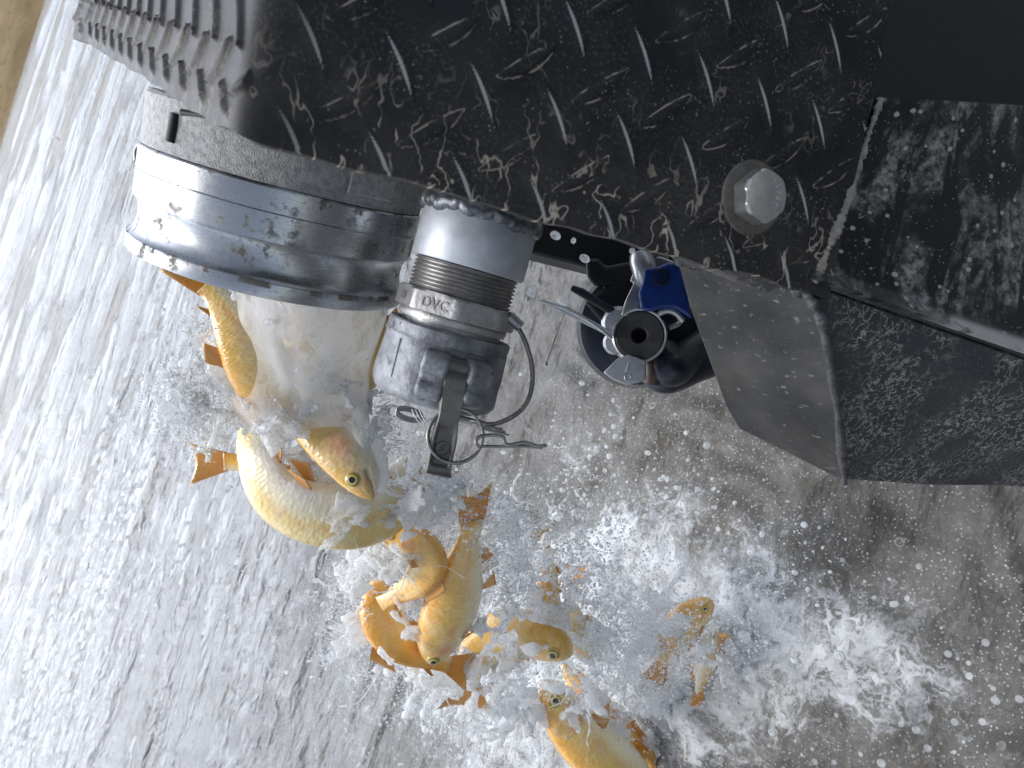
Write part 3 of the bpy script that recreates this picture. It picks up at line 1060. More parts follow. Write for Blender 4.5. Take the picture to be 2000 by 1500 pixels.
def guard_post():
    """square tube hanging below the step, closed by a plate with clipped corners"""
    A, B3, Cc = W(1322, 503, .405), W(1443, 838, .500), W(1652, 942, .470)
    ppn = unit(np.cross(B3 - A, Cc - A))
    B1, B2, D, E = (on_plane(x, y, A, ppn) for x, y in ((1346, 598), (1418, 795), (1612, 648), (1575, 566)))
    m = MB()
    pl = [A, B1, B2, B3, Cc, on_plane(1636, 800, A, ppn), D, E]
    nn = unit(np.cross(B3 - A, Cc - A))
    if np.dot(nn, F_) > 0:
        nn = -nn
    cen = np.mean(pl, 0)
    pl = [p - np.dot(p - cen, nn) * nn for p in pl]
    m.slab(pl, -.005 * nn)
    m.build('end_plate', M_capplate, truck, smooth=False, bevel=.0012)
    # tube walls: front face and top face run on beyond the picture
    run = W(2440, 830, .60) - W(1612, 648, .405)
    D2, C2 = W(2440, 905, .555), W(2440, 975, .655)
    E2 = W(2440, 860, .535)
    n = 60

    def skin(a0, a1, b0, b1, name, off=0.0):
        P = np.zeros((n, 30, 3))
        for i in range(n):
            for j in range(30):
                a, b = i / (n - 1), j / 29
                P[i, j] = (1 - a) * ((1 - b) * a0 + b * a1) + a * ((1 - b) * b0 + b * b1)
        return P
    mm = MB()
    e_in = -.003 * nn
    front = skin(D + e_in, Cc + e_in, D2, C2, 'f')
    top = skin(E + e_in, D + e_in, E2, D2, 't')
    # rounded ridge between the two faces
    fn = unit(np.cross(front[-1, 0] - front[0, 0], front[0, -1] - front[0, 0]))
    if np.dot(fn, F_) > 0:
        fn = -fn
    full = np.concatenate([top, front[:, 1:]], 1)
    full += (.0009 * lat_noise(full.shape[:2], (10, 7)))[..., None] * fn
    back = full + .0 * fn
    # close the tube behind
    bk = np.stack([full[:, -1], full[:, -1] - .075 * fn, full[:, 0] - .075 * fn, full[:, 0]], 1)
    mm.grid(full)
    mm.grid(bk)
    mm.build('guard_post', M_guard, truck, angle=50)
    m = MB()
    # weld between end plate and tube
    pts = catmull([E + .001 * nn, on_plane(1600, 610, A, ppn) + .001 * nn, D + .001 * nn, on_plane(1636, 790, A, ppn) + .001 * nn, Cc + .001 * nn], 120)
    r = .0023 + .0002 * np.sin(np.arange(120) * 1.9) + .0004 * lat_noise((120,), (26,))
    m.tube(pts, np.clip(r, .0012, .005), 12)
    pts = catmull([A, W(1420, 528, .39), W(1500, 548, .385), E], 70)
    m.tube(pts, np.clip(.0035 + .001 * np.sin(np.arange(70) * .9) + .0006 * rng.normal(size=70), .002, .006), 10)
    m.build('post_weld', M_weldgrey, truck, angle=180)
    # strip closing the gap between step and post
    m = MB()
    m.slab([W(1300, 478, .336), W(1600, 556, .368), W(1640, 640, .425), W(1330, 520, .43)], .004 * F_)
    m.build('gap_strip', M_guard, truck, smooth=False)
    # short lower flange under the panel
    m = MB()
    m.slab([W(1592, 556, .368), W(2330, 812, .512), W(2330, 850, .56), W(1600, 590, .40)], .005 * F_)
    m.build('lower_flange', M_guard, truck, smooth=False)


guard_post()


def chassis():
    m = MB()
    a, b = W(960, 425, .66), W(1420, 540, .66)
    ax = (b - a) / 2
    m.box((a + b) / 2, ax, .026 * unit(WD(-.25, 1)), .02 * F_)
    m.build('chassis_rail', M_black, truck, bevel=.003)


chassis()

# ------------------------------------------------------------------ discharge outlet
OA = unit([-.9676, .1751, -.1819])
OC = np.array([.0883, .5297, .7833])
OE = unit(np.cross(OA, F_))
if np.dot(OE, cX) < 0:
    OE = -OE
OG = unit(np.cross(OE, OA))
if np.dot(OG, F_) > 0:
    OG = -OG


def lathe_attr(name, prof, o, a, e, mat, parent, seg=160, mats=None):
    """lathe that stores the axial and angular position for lathe lines"""
    m = MB()
    m.lathe(o, a, prof, seg, 0, e)
    t = np.linspace(0, 2 * np.pi, seg, endpoint=False)
    ax = np.concatenate([np.full(seg, sum(math.hypot(prof[k + 1][0] - prof[k][0], prof[k + 1][1] - prof[k][1]) for k in range(i))) for i in range(len(prof))])
    an = np.concatenate([1 + np.abs(((t / np.pi) % 2) - 1) * 3.2] * len(prof))
    return m.build(name, mat, parent, attrs={'ax': ax, 'an': an}, angle=30)


def dense(prof, k=4):
    out = []
    for (a, b), (c, d) in zip(prof[:-1], prof[1:]):
        for i in range(k):
            out.append((a + (c - a) * i / k, b + (d - b) * i / k))
    return out + [prof[-1]]


def outlet():
    root = empty('discharge_outlet', OC, 'large round aluminium outlet pipe under the tread plate, pouring fish and water', 'pipe outlet')
    r = .095
    prof = [(.0, r - .006), (.0, r - .0006), (.0012, r + .0004), (.0145, r + .0003), (.0150, r - .0002), (.0156, r + .0003), (.030, r), (.0322, r - .0003), (.0330, r - .0012), (.0350, r - .0030), (.0385, r - .0043), (.043, r - .0048), (.048, r - .0045), (.0530, r - .0030), (.0560, r - .0006), (.0568, r + .0006), (.0575, r + .0009), (.0640, r + .0008), (.0662, r + .0002), (.0668, r - .001),
            (.0668, r - .016), (.060, r - .017), (.0, r - .018), (-.06, r - .018)]
    lathe_attr('coupler_ring', prof, OC, OA, OE, M_alu, root)
    m = MB()
    prof = [(-.0350, r - .030), (-.0350, r - .004), (-.0342, r - .0012), (-.0320, r + .0003), (-.0006, r - .0008), (-.0006, r - .010)]
    m.lathe(OC, OA, dense(prof, 3), 160, 0, OE)
    hub = m.build('cast_hub', M_cast, root, angle=35)

    def at(ang, x, rr):
        a = math.radians(ang)
        return OC + OA * x + rr * (math.cos(a) * OE + math.sin(a) * OG)
    # raised pad on the right, black beads painting the notch's shade on the left
    m = MB()
    for a0, a1, x0, x1, h0, h1 in ((30, 49, -.028, -.007, .0, .0036),):
        n = 14
        P0 = [at(a0 + (a1 - a0) * i / n, x0, r + h1) for i in range(n + 1)]
        P1 = [at(a0 + (a1 - a0) * i / n, x1, r + h1) for i in range(n + 1)]
        Q0 = [at(a0 + (a1 - a0) * i / n, x0, r - .002) for i in range(n + 1)]
        Q1 = [at(a0 + (a1 - a0) * i / n, x1, r - .002) for i in range(n + 1)]
        m.grid(np.stack([np.array(Q0), np.array(P0), np.array(P1), np.array(Q1)], 0))
        m.add([P0[0], P1[0], Q1[0], Q0[0]], [[0, 1, 2, 3]])
        m.add([P0[-1], P1[-1], Q1[-1], Q0[-1]], [[0, 1, 2, 3]])
    m.build('raised_pad', M_cast, hub, bevel=.0012)
    m = MB()
    m.tube([at(116, -.0245, r - .0006), at(116, -.017, r - .0004), at(116.5, -.008, r - .0006)], .0034, 10)
    m.tube([at(113, -.0262, r - .0006), at(100, -.0285, r - .0002), at(92, -.0315, r - .0004)], [.0022, .0018, .003], 8)
    m.build('notch_shade', M_black, hub)
    # pipe behind the hub
    m = MB()
    m.lathe(OC, OA, [(-.2, .078), (-.0352, .078)], 64, 0, OE)
    m.build('feed_pipe', M_cast, root)
    # latch strap seen at the far side
    m = MB()
    m.tube(catmull([at(176, -.006, r + .001), at(181, .002, r + .008), at(179, .010, r + .010), at(174, .020, r + .004)], 20), .0014, 8)
    m.tube(catmull([at(170, .0, r + .001), at(173, .008, r + .008), at(171, .016, r + .006)], 16), .0022, 8)
    m.build('latch_strap', M_wire, root)


outlet()

# ------------------------------------------------------------------ capped drain coupling
KA = unit([-.993, .0643, -.0986])
KC = np.array([.0614, .4011, .7000])
KE = unit(np.cross(KA, F_))
if np.dot(KE, cX) < 0:
    KE = -KE
KG = unit(np.cross(KE, KA))
if np.dot(KG, F_) > 0:
    KG = -KG


def kp(e, x, g):
    return KC + KE * e + KA * x + KG * g


def ka(ang, x, r):
    """angle measured from straight at the viewer, positive to picture-right"""
    a = math.radians(ang)
    return KC + KA * x + r * (math.sin(a) * KE + math.cos(a) * KG)


def coupling():
    root = empty('drain_coupling', KC, 'smaller capped drain coupling beside the big outlet, with lever and wire tether', 'hose coupling')
    root2 = root
    m = MB()
    m.lathe(KC, KA, [(-.0330, .030), (-.0325, .0362), (-.0310, .0369), (-.0015, .0366), (.0, .0358), (.0, .031), (-.005, .0305)], 120, 0, KE)
    m.build('collar', M_galv, root, angle=35)
    m = MB()
    m.lathe(KC, KA, [(-.12, .0335), (-.033, .0335)], 80, 0, KE)
    m.build('pipe_stub', M_galv, root)
    m = MB()
    t = np.linspace(0, 2 * np.pi, 150, endpoint=False)
    pts = [KC + KA * (-.0335 + .0011 * math.sin(9 * a) + .0008 * math.sin(23 * a)) + .0356 * (math.cos(a) * KE + math.sin(a) * KG) for a in t]
    m.tube(pts, .0046 + .00018 * np.sin(t * 61) + .0003 * lat_noise((150,), (26,)), 14, closed=True)
    m.build('weld_bead', M_weld, root, angle=180)
    # threads: real helical-looking grooves
    prof = []
    for i in range(8):
        x = .0002 + i * .00245
        prof += [(x, .0318), (x + .0007, .0334), (x + .0013, .0336), (x + .0019, .0320)]
    prof += [(.0205, .0325), (.024, .0325)]
    m = MB()
    m.lathe(KC, KA, prof, 120, 0, KE)
    m.build('threaded_nipple', M_thread, root, angle=20)
    # hex nut
    seg = 144
    t = np.linspace(0, 2 * np.pi, seg, endpoint=False)
    rot = math.radians(7)
    hexr = .0362 / np.cos((t - rot) % (math.pi / 4) - math.pi / 8)
    e, g = KE, KG
    rows = []
    for x, lim in ((.0195, .033), (.0195, .0366), (.0207, .0385), (.0218, 1), (.0312, 1), (.0322, .0385), (.0322, .0355)):
        rr = np.minimum(hexr, lim)
        rows.append(KC + KA * x + rr[:, None] * (np.sin(t)[:, None] * e + np.cos(t)[:, None] * g))
    m = MB()
    m.grid(np.array(rows), 0, cv=True)
    nut = m.build('hex_nut', M_nut, root, angle=25)
    for wd, ang, w, sz in (('DVC', 7 - 22.5, 0, .0088), ('OF', 7 - 67.5, 0, .0080)):
        o = ka(ang, .0266, .0363)
        xd = unit(ka(ang + 4, .0266, .0363) - ka(ang - 4, .0266, .0363))
        text_obj(wd, sz, o, xd, -KA, M_letterdull, 'cast_lettering', nut, .0004)
    m = MB()
    m.lathe(KC, KA, [(.0322, .0345), (.0335, .0352), (.0352, .0352), (.0375, .0345), (.0378, .0325), (.046, .0325)], 100, 0, KE)
    m.build('neck_ring', M_nut, root, angle=30)
    # cap body
    rv = lambda i, t: .00035 * np.sin(3 * t + i) + .0002 * np.sin(11 * t)
    m = MB()
    prof = [(.044, .034), (.0405, .0345), (.0400, .0372), (.0402, .0388), (.0415, .0396), (.0470, .0398), (.0490, .0400), (.0500, .0396), (.066, .0406), (.078, .0408), (.0825, .0402), (.0858, .0385), (.0878, .0350), (.0885, .030), (.0885, .001)]
    m.lathe(KC, KA, dense(prof, 2), 120, 0, KE, bump=rv)
    cap = m.build('dust_cap', M_cap, root, angle=35)
    # faint cast panel and ribs on the cap
    m = MB()
    for a0, x0, x1, a1 in ((-38, .052, .076, -37),):
        n = 10
        m.tube([ka(a0 + (a1 - a0) * i / n, x0 + (x1 - x0) * i / n, .0399) for i in range(n + 1)], .0010, 8)
    m.build('cast_ridge', M_cap, cap)
    # two ears carrying the lever
    for sgn, a0 in ((-1, 2), (1, 36)):
        m = MB()
        o0 = ka(a0, .0, .0)
        rad = unit(ka(a0, 0, 1.0) - KC)
        tn = unit(np.cross(KA, rad))
        outl = [(.0515, .038), (.0520, .0470), (.0555, .0515), (.0630, .0520), (.0680, .0478), (.0735, .0515), (.0785, .0500), (.0815, .0440), (.082, .038)]
        wd = .0082
        f = [KC + KA * x + rad * h - tn * wd for x, h in outl]
        b = [KC + KA * x + rad * h + tn * wd for x, h in outl]
        m.prism(f, b)
        m.build('lever_ear', M_cap, cap, bevel=.0026, seg=3)
    # cam lever
    a0 = 18
    rad = unit(ka(a0, 0, 1.0) - KC)
    tn = unit(np.cross(KA, rad))
    if np.dot(tn, cX) < 0:
        tn = -tn
    L = [(.0585, .0415), (.066, .0455), (.076, .0465), (.088, .0470), (.100, .0470), (.112, .0470), (.1195, .0478), (.1225, .0500)]
    wds = [.0058, .0068, .0068, .0062, .0075, .0075, .0075, .0080]
    m = MB()
    rows = []
    n = 30
    Lc = catmull([(x, h, w) for (x, h), w in zip(L, wds)], n)
    sk = .0030
    rows = []
    for x, h, w in Lc:
        c = KC + KA * x + rad * h + tn * (sk * (x - .0585) / .04)
        hh = .0030
        # channel section: two raised rims and a dished middle
        sec = [(-w, -hh), (-w, hh), (-w * .78, hh), (-w * .62, hh * .35), (w * .62, hh * .35), (w * .78, hh), (w, hh), (w, -hh)] if .094 < x < .118 else \
              [(-w, -hh), (-w, hh), (-w * .78, hh), (-w * .62, hh * .98), (w * .62, hh * .98), (w * .78, hh), (w, hh), (w, -hh)]
        rows.append([c + tn * a + rad * b for a, b in sec])
    P = np.array(rows)
    m.grid(P, 0, cv=True)
    m.add(P[0], [list(range(8))])
    m.add(P[-1], [list(range(8))[::-1]])
    m.lathe(KC + KA * .058 + rad * .0415, tn, [(-.0068, .0001), (-.0068, .0050), (.0068, .0050), (.0068, .0001)], 24)
    m.build('cam_lever', M_arm, cap, bevel=.0007, angle=35)
    lev = bpy.data.objects['cam_lever']
    m = MB()
    cc = KC + KA * .107 + rad * (.0470 + .0014) + tn * (sk * (.107 - .0585) / .04)
    m.tube([cc + .0042 * (math.cos(a) * KA + math.sin(a) * tn) for a in np.linspace(0, 2 * np.pi, 32, endpoint=False)], .00045, 6, closed=True)
    m.tube([cc - KA * .0022 + tn * .0016, cc + KA * .0002 - tn * .0012, cc + KA * .0004 + tn * .0012, cc + KA * .0022 - tn * .0016], .0005, 6)
    m.build('cast_emblem', M_arm, lev)
    # pull ring through the lever
    m = MB()
    D = .438
    cen = W(890, 852, D)
    ex, ey = WD(1, 0, .1), WD(0, 1, -.12)
    rr = 53 / FPX * D
    ts = np.linspace(0, 2 * np.pi, 80)
    m.tube([cen + rr * (math.cos(a) * ex + math.sin(a) * ey) + F_ * (.004 * math.sin(a + 1)) for a in ts], .00095, 8)
    m.tube([cen + rr * .985 * (math.cos(a) * ex + math.sin(a) * ey) + F_ * (.0025 + .004 * math.sin(a + 1)) for a in np.linspace(.6, 4.4, 50)], .00095, 8)
    m.build('pull_ring', M_wire, lev, angle=180)
    # second ring on the hidden side
    m = MB()
    cen = W(800, 806, .475)
    for kk in range(3):
        m.tube([cen + KA * (.0012 * kk) + (.0085 * math.cos(a)) * unit(WD(1, .28)) + (.0032 * math.sin(a)) * unit(WD(-.3, 1)) for a in np.linspace(0, 2 * np.pi, 40)], .00075, 7)
    m.build('side_ring', M_wire, cap, angle=180)
    m = MB()
    for k in range(3):
        q = [W(805 + 7 * k, 800, .472), W(812 + 7 * k, 815, .470), W(824 + 5 * k, 828 - 3 * k, .47), W(838 + 4 * k, 818 - k, .47)]
        m.tube(catmull(q, 20), .0006, 6)
    m.build('plastic_tie', mat_plain('clear_grey_tie', (.55, .57, .6), .2), cap, angle=180)
    # hitch pin clip
    m = MB()
    d = .440
    q = [(938, 876), (930, 866), (932, 856), (945, 851), (965, 850), (982, 854), (987, 866), (996, 869), (1012, 866), (1026, 864), (1040, 868), (1052, 871), (1068, 870)]
    m.tube(catmull([W(x, y, d) for x, y in q], 90), .0011, 9)
    q = [(938, 872), (965, 872), (1000, 872), (1030, 871), (1060, 875)]
    m.tube(catmull([W(x, y, d + .003) for x, y in q], 40), .0010, 9)
    m.build('hitch_pin', M_wire, lev, angle=180)
    # twisted wire tether
    q = [(1003, 628), (1012, 640), (1026, 668), (1037, 705), (1040, 742), (1032, 780), (1012, 806), (985, 822), (958, 829), (930, 824), (905, 820)]
    dd = [.462, .462, .463, .464, .465, .465, .464, .462, .460, .460, .462]
    path = catmull([W(x, y, z) for (x, y), z in zip(q, dd)], 260)
    T = np.gradient(path, axis=0)
    T /= np.linalg.norm(T, axis=1)[:, None]
    nA = np.cross(T, F_)
    nA /= np.linalg.norm(nA, axis=1)[:, None]
    nB = np.cross(T, nA)
    arc = np.concatenate([[0], np.cumsum(np.linalg.norm(np.diff(path, axis=0), axis=1))])
    m = MB()
    for k in range(5):
        ph = arc / .0065 * 2 * np.pi + k * 2 * np.pi / 5
        m.tube(path + .00085 * (np.cos(ph)[:, None] * nA + np.sin(ph)[:, None] * nB), .00072, 6)
    cab = m.build('wire_tether', M_wire, root, angle=180)
    for a, b, r in (((998, 622), (1014, 636), .0036), ((896, 819), (918, 825), .0030)):
        m = MB()
        p0, p1 = W(*a, .462), W(*b, .462)
        m.tube(catmull([p0 + (p0 - p1) * .25, p0, (p0 + p1) / 2, p1, p1 + (p1 - p0) * .25], 16), [r * .55] + [r] * 14 + [r * .6], 14)
        m.build('crimp_ferrule', M_thread, cab, angle=60)
    m = MB()
    for k in range(5):
        m.tube(catmull([W(928, 826, .46), W(950, 832 + 2 * k, .459), W(982 + 3 * k - 6 * (k % 2), 838 + 3 * k, .457)], 14), .0006, 6)
    m.build('frayed_end', M_wire, cab, angle=180)


coupling()


# ------------------------------------------------------------------ air line coupling (glad hand)
def glad_hand():
    d = .60
    root = empty('air_line_coupling', W(1250, 650, d), 'blue and silver air brake coupling head hanging below the tread plate', 'air coupling')
    k = d / FPX
    ax = unit(WD(-.12, .06, -1))              # the way the seal looks
    ex = unit(WD(1, .35) - np.dot(WD(1, .35), ax) * ax)
    ey = unit(np.cross(ex, ax))
    if np.dot(ey, cY) > 0:
        ey = -ey

    def q(x, y, z=0.0):
        """picture position at this coupling, z metres towards the viewer"""
        return W(x, y, d - z)
    # silver body with its round face
    m = MB()
    c = q(1248, 655, 0)
    m.lathe(c, ax, [(-.030, .001), (-.030, .021), (-.022, .0235), (-.010, .0235), (-.008, .0218), (.004, .0218), (.008, .0222), (.010, .0220), (.0108, .0208), (.0104, .0198), (.006, .0196)], 80)
    body = m.build('coupling_head', M_silver, root, angle=35)
    m = MB()
    m.lathe(c, ax, [(.006, .0196), (.0100, .0195), (.0106, .0185), (.0100, .0120), (.0098, .0072), (.0085, .0060), (.000, .0056), (-.006, .0001)], 72)
    m.build('rubber_seal', M_rubber, body, angle=12)
    m = MB()
    m.lathe(c - ex * .016 + ey * .012, ax, [(-.006, .001), (-.006, .010), (.000, .010), (.002, .008), (.002, .001)], 32)
    m.lathe(c - ex * .019 - ey * .004, ax, [(-.016, .001), (-.016, .014), (-.004, .014), (-.001, .011), (-.001, .001)], 40)
    m.build('side_boss', M_silver, body, angle=40)
    # arm up to the plate
    m = MB()
    out = [(1255, 500), (1290, 500), (1320, 512), (1318, 530), (1262, 556), (1250, 600), (1236, 625), (1212, 615), (1222, 585), (1238, 553), (1230, 550), (1245, 508)]
    m.prism([q(x, y, .010) for x, y in out], [q(x, y, -.012) for x, y in out])
    m.build('coupling_arm', M_silver, root, bevel=.0025, seg=3)
    m = MB()
    p = q(1252, 512, .004)
    m.lathe(q(1262, 535, .012), unit(WD(.3, 1, -.2)), [(-.018, .001), (-.018, .008), (-.012, .010), (.006, .010), (.010, .007), (.010, .001)], 28)
    m.lathe(q(1285, 492, .006), unit(WD(.5, .2, -1)), [(-.004, .001), (-.004, .010), (.003, .010), (.004, .001)], 24)
    m.build('pivot_boss', M_silver, root, angle=40)
    # blue guard
    m = MB()
    out = [(1258, 524), (1288, 520), (1305, 512), (1325, 512), (1345, 580), (1352, 625), (1338, 614), (1318, 602), (1292, 602), (1268, 610), (1250, 604), (1247, 570), (1255, 552)]
    m.prism([q(x, y, .024) for x, y in out], [q(x, y, .002) for x, y in out])
    g = m.build('blue_guard', M_blue, root, bevel=.0035, seg=3)
    m = MB()
    m.lathe(q(1292, 543, .024), unit(WD(-.1, .05, -1)), [(.0, .0066), (.0012, .0064), (.0014, .0050), (-.002, .0044), (-.003, .0001)], 28)
    m.lathe(q(1293, 545, .0235), unit(WD(-.1, .05, -1)), [(-.001, .003), (.0014, .003), (.0014, .0014), (-.001, .0012)], 18)
    m.build('guard_bolt', M_blackpl, g)
    m = MB()
    m.tube(catmull([q(1286, 612, .012), q(1305, 606, .014), q(1322, 612, .014), q(1334, 626, .012)], 20), .0030, 10)
    m.tube(catmull([q(1328, 612, .006), q(1326, 630, .006), q(1306, 640, .006)], 12), .0026, 8)
    m.build('spring_clip', M_silver, root, angle=180)
    # detent plate below
    m = MB()
    out = [(1206, 700), (1228, 692), (1262, 704), (1262, 742), (1246, 748), (1222, 752), (1198, 742), (1178, 728)]
    m.prism([q(x, y, .012) for x, y in out], [q(x, y, .004) for x, y in out])
    dp = m.build('detent_plate', M_silver, root, bevel=.0012)
    for x, y in ((1216, 718), (1250, 723)):
        m = MB()
        m.lathe(q(x, y, .012), -F_, [(.0, .0024), (.0010, .0022), (.0011, .0016), (.0004, .0012), (.0004, .0001)], 20)
        m.build('detent_rivet', M_silver, dp, angle=60)
    m = MB()
    m.tube([q(1226 + 6 * math.cos(a), 737 + 7 * math.sin(a), .0123) for a in np.linspace(0, 2 * np.pi, 24, endpoint=False)], .0005, 6, closed=True)
    m.tube([q(1228, 708, .0123), q(1223, 726, .0123)], .0006, 6)
    m.build('cast_mark', M_silver, dp, angle=60)
    # black shell behind
    m = MB()
    m.lathe(q(1245, 640, -.055), ax, [(-.05, .001), (-.05, .040), (-.03, .050), (.0, .054), (.016, .050), (.020, .040), (.020, .001)], 60)
    m.build('coupling_shell', M_blackpl, root, angle=40)
    m = MB()
    out = [(1144, 508), (1168, 504), (1184, 520), (1290, 500), (1290, 640), (1200, 660), (1150, 600), (1140, 590), (1182, 560), (1160, 558), (1146, 540)]
    m.prism([q(x, y, -.006) for x, y in out], [q(x, y, -.045) for x, y in out])
    m.build('bracket', M_black, root, bevel=.004, seg=3)
    m = MB()
    m.slab([q(1112, 566, .012), q(1118, 556, .012), q(1140, 563, .012), q(1204, 604, .010), q(1188, 612, .010)], -.010 * ax)
    m.build('upper_fin', M_blackpl, root, bevel=.0016)
    m = MB()
    m.slab([q(1052, 588, .016), q(1060, 585, .016), q(1112, 600, .016), q(1196, 648, .012), q(1196, 660, .012), q(1120, 622, .014)], -.004 * ax)
    m.tube(catmull([q(1056, 587, .018), q(1110, 606, .018), q(1160, 634, .017), q(1196, 662, .016)], 30), .0014, 8)
    m.build('guide_plate', M_silver, root, bevel=.0008)
    m = MB()
    m.tube(catmull([q(1290, 690, -.02), q(1310, 720, -.01), q(1350, 690, -.03), q(1420, 640, -.05)], 30), [.016] * 30, 20)
    m.tube(catmull([q(1270, 715, -.03), q(1300, 738, -.02), q(1360, 715, -.03), q(1430, 690, -.05)], 30), [.014] * 30, 20)
    m.build('air_hose', M_blackpl, root, angle=180)
    m = MB()
    m.tube(catmull([q(1104, 606, .014), q(1088, 650, .012), q(1073, 690, .012), q(1066, 714, .012)], 20), [.0005] * 18 + [.0013, .0011], 8)
    m.build('thin_cord', M_wire, root, angle=180)
    m = MB()
    m.tube(catmull([q(1268, 690, -.012), q(1278, 720, -.008), q(1272, 745, -.012)], 16), .0075, 14)
    m.build('hose_collar', M_brownrub, root)


glad_hand()
# ------------------------------------------------------------------ the trout
PROF_U = np.array([0, .012, .03, .06, .10, .16, .22, .30, .40, .50, .60, .70, .80, .88, .93, .97, 1.0])
PROF_H = np.array([.05, .20, .34, .50, .64, .79, .89, .97, 1.0, .97, .88, .73, .54, .41, .37, .39, .43])
PROF_W = np.array([.05, .17, .28, .38, .45, .53, .57, .60, .60, .57, .50, .40, .27, .17, .13, .10, .07])


def trout(name, label, pts, hh, dors, mat, tail=True, dfin=True, pfin=(1,), eye=True, u_eye=.088, gape=.0, tail_spread=1.0, pelvic=True, u0=0.0, wk=1.0):
    """pts: nose-to-tail control points (picture x, y, distance); hh: half height in metres; dors: direction of the back at each point"""
    P = np.array([W(*p) for p in pts])
    n = 110
    S = catmull(P, n)
    Dv = catmull(np.array([WD(*(d if len(d) == 3 else (*d, 0))) for d in (dors if isinstance(dors[0], (tuple, list)) else [dors] * len(pts))]), n)
    arc = np.concatenate([[0], np.cumsum(np.linalg.norm(np.diff(S, axis=0), axis=1))])
    ug = np.linspace(0, 1, n) ** 1.25
    S = np.stack([np.interp(ug * arc[-1], arc, S[:, i]) for i in range(3)], 1)
    Dv = np.stack([np.interp(ug * arc[-1], arc, Dv[:, i]) for i in range(3)], 1)
    L = arc[-1]
    T = np.gradient(S, axis=0)
    T /= np.linalg.norm(T, axis=1)[:, None]
    D = Dv - np.sum(Dv * T, 1)[:, None] * T
    D /= np.linalg.norm(D, axis=1)[:, None]
    B = np.cross(T, D)
    seg = 56
    a = np.linspace(0, 2 * np.pi, seg, endpoint=False)
    u = u0 + ug * (1 - u0)
    h = np.interp(u, PROF_U, PROF_H) * hh
    w = np.interp(u, PROF_U, PROF_W) * hh * wk
    ca, sa = np.cos(a), np.sin(a)
    V = np.zeros((n, seg, 3))
    mouth = np.zeros((n, seg))
    for i in range(n):
        up = np.where(ca > 0, .98, 1.04 if u[i] < .62 else 1.0)
        x = w[i] * np.sign(sa) * np.abs(sa) ** .88
        y = h[i] * up * ca
        if u[i] < .16:                       # a mouth line, the lower jaw a little shorter
            line = -.30 + .25 * (u[i] / .16) ** 2 * -1
            band = np.exp(-((ca - line) / .075) ** 2) * np.clip((.098 - u[i]) / .015, 0, 1)
            mouth[i] = band
            x = x * (1 - .22 * band)
            y = y - h[i] * gape * np.where(ca < line, 1, 0) * np.clip((.13 - u[i]) / .13, 0, 1)
        gill = np.exp(-((u[i] - (.205 - .03 * (1 - ca ** 2) * -1)) / .006) ** 2) * (np.abs(ca) < .92)
        x = x * (1 - .07 * gill)
        cheek = np.clip((.20 - u[i]) / .20, 0, 1) * np.clip(u[i] / .06, 0, 1)
        x = x * (1 + .10 * cheek * np.exp(-((ca + .1) / .5) ** 2))
        V[i] = S[i] + x[:, None] * B[i] + y[:, None] * D[i]
    m = MB()
    fu, fv, fa, fin, mo = [], [], [], [], []

    def att(U, Vv, A, Fn, Mo):
        fu.append(np.ravel(U)); fv.append(np.ravel(Vv)); fa.append(np.ravel(A)); fin.append(np.ravel(Fn)); mo.append(np.ravel(Mo))
    m.grid(V, 0, cv=True)
    tri = np.abs(a / np.pi - 1)
    att(np.repeat(u, seg), np.tile(ca, n), np.tile(tri, n), np.clip((np.repeat(u, seg) - .95) / .05, 0, 1) * .7, mouth)
    m.add([S[0] - T[0] * h[0] * .6], [])
    att([0], [0], [0], [0], [0])
    m.f += [[i, (i + 1) % seg, n * seg] for i in range(seg)]
    m.m += [0] * seg
    m.add([S[-1]], [])
    att([1], [0], [0], [.6], [0])
    m.f += [[(n - 1) * seg + (i + 1) % seg, (n - 1) * seg + i, n * seg + 1] for i in range(seg)]
    m.m += [0] * seg

    def fan(base0, base1, tip0, tip1, side, n1=16, n2=9, notch=0.0, thick=.0007, curl=0.0):
        """a ribbed fin between a base line and an outer edge"""
        r = np.linspace(0, 1, n1)
        q = np.linspace(0, 1, n2)
        G = np.zeros((n1, n2, 3))
        for i in range(n1):
            b = base0 + (base1 - base0) * r[i]
            t_ = tip0 + (tip1 - tip0) * r[i]
            t_ = t_ - (t_ - b) * notch * (1 - (2 * r[i] - 1) ** 2)
            for j in range(n2):
                G[i, j] = b + (t_ - b) * q[j] + side * (thick * (1 if i % 2 else -1) * q[j] + curl * q[j] ** 2 * math.sin(3.2 * r[i] + 1))
        th = thick * (1.3 - q)[None, :, None] * side
        full = np.concatenate([G + th, (G - th)[:, ::-1]], 1)
        m.grid(full, 0, cv=True)
        k = full.shape[0] * full.shape[1]
        att(np.full(k, .8), np.full(k, .2), np.repeat(r, full.shape[1]), np.full(k, 1.0), np.zeros(k))

    def sp(uu):
        i = int(np.clip(np.searchsorted(u, uu), 0, n - 1))
        return i
    if tail:
        i = n - 1
        ln = hh * 1.35
        sp_ = hh * .95 * tail_spread
        fan(S[i] + D[i] * h[i] * .92 - T[i] * .1 * ln, S[i] - D[i] * h[i] * .92 - T[i] * .1 * ln, S[i] + T[i] * ln + D[i] * sp_, S[i] + T[i] * ln - D[i] * sp_, B[i], 21, 11, .16, .0006, .004)
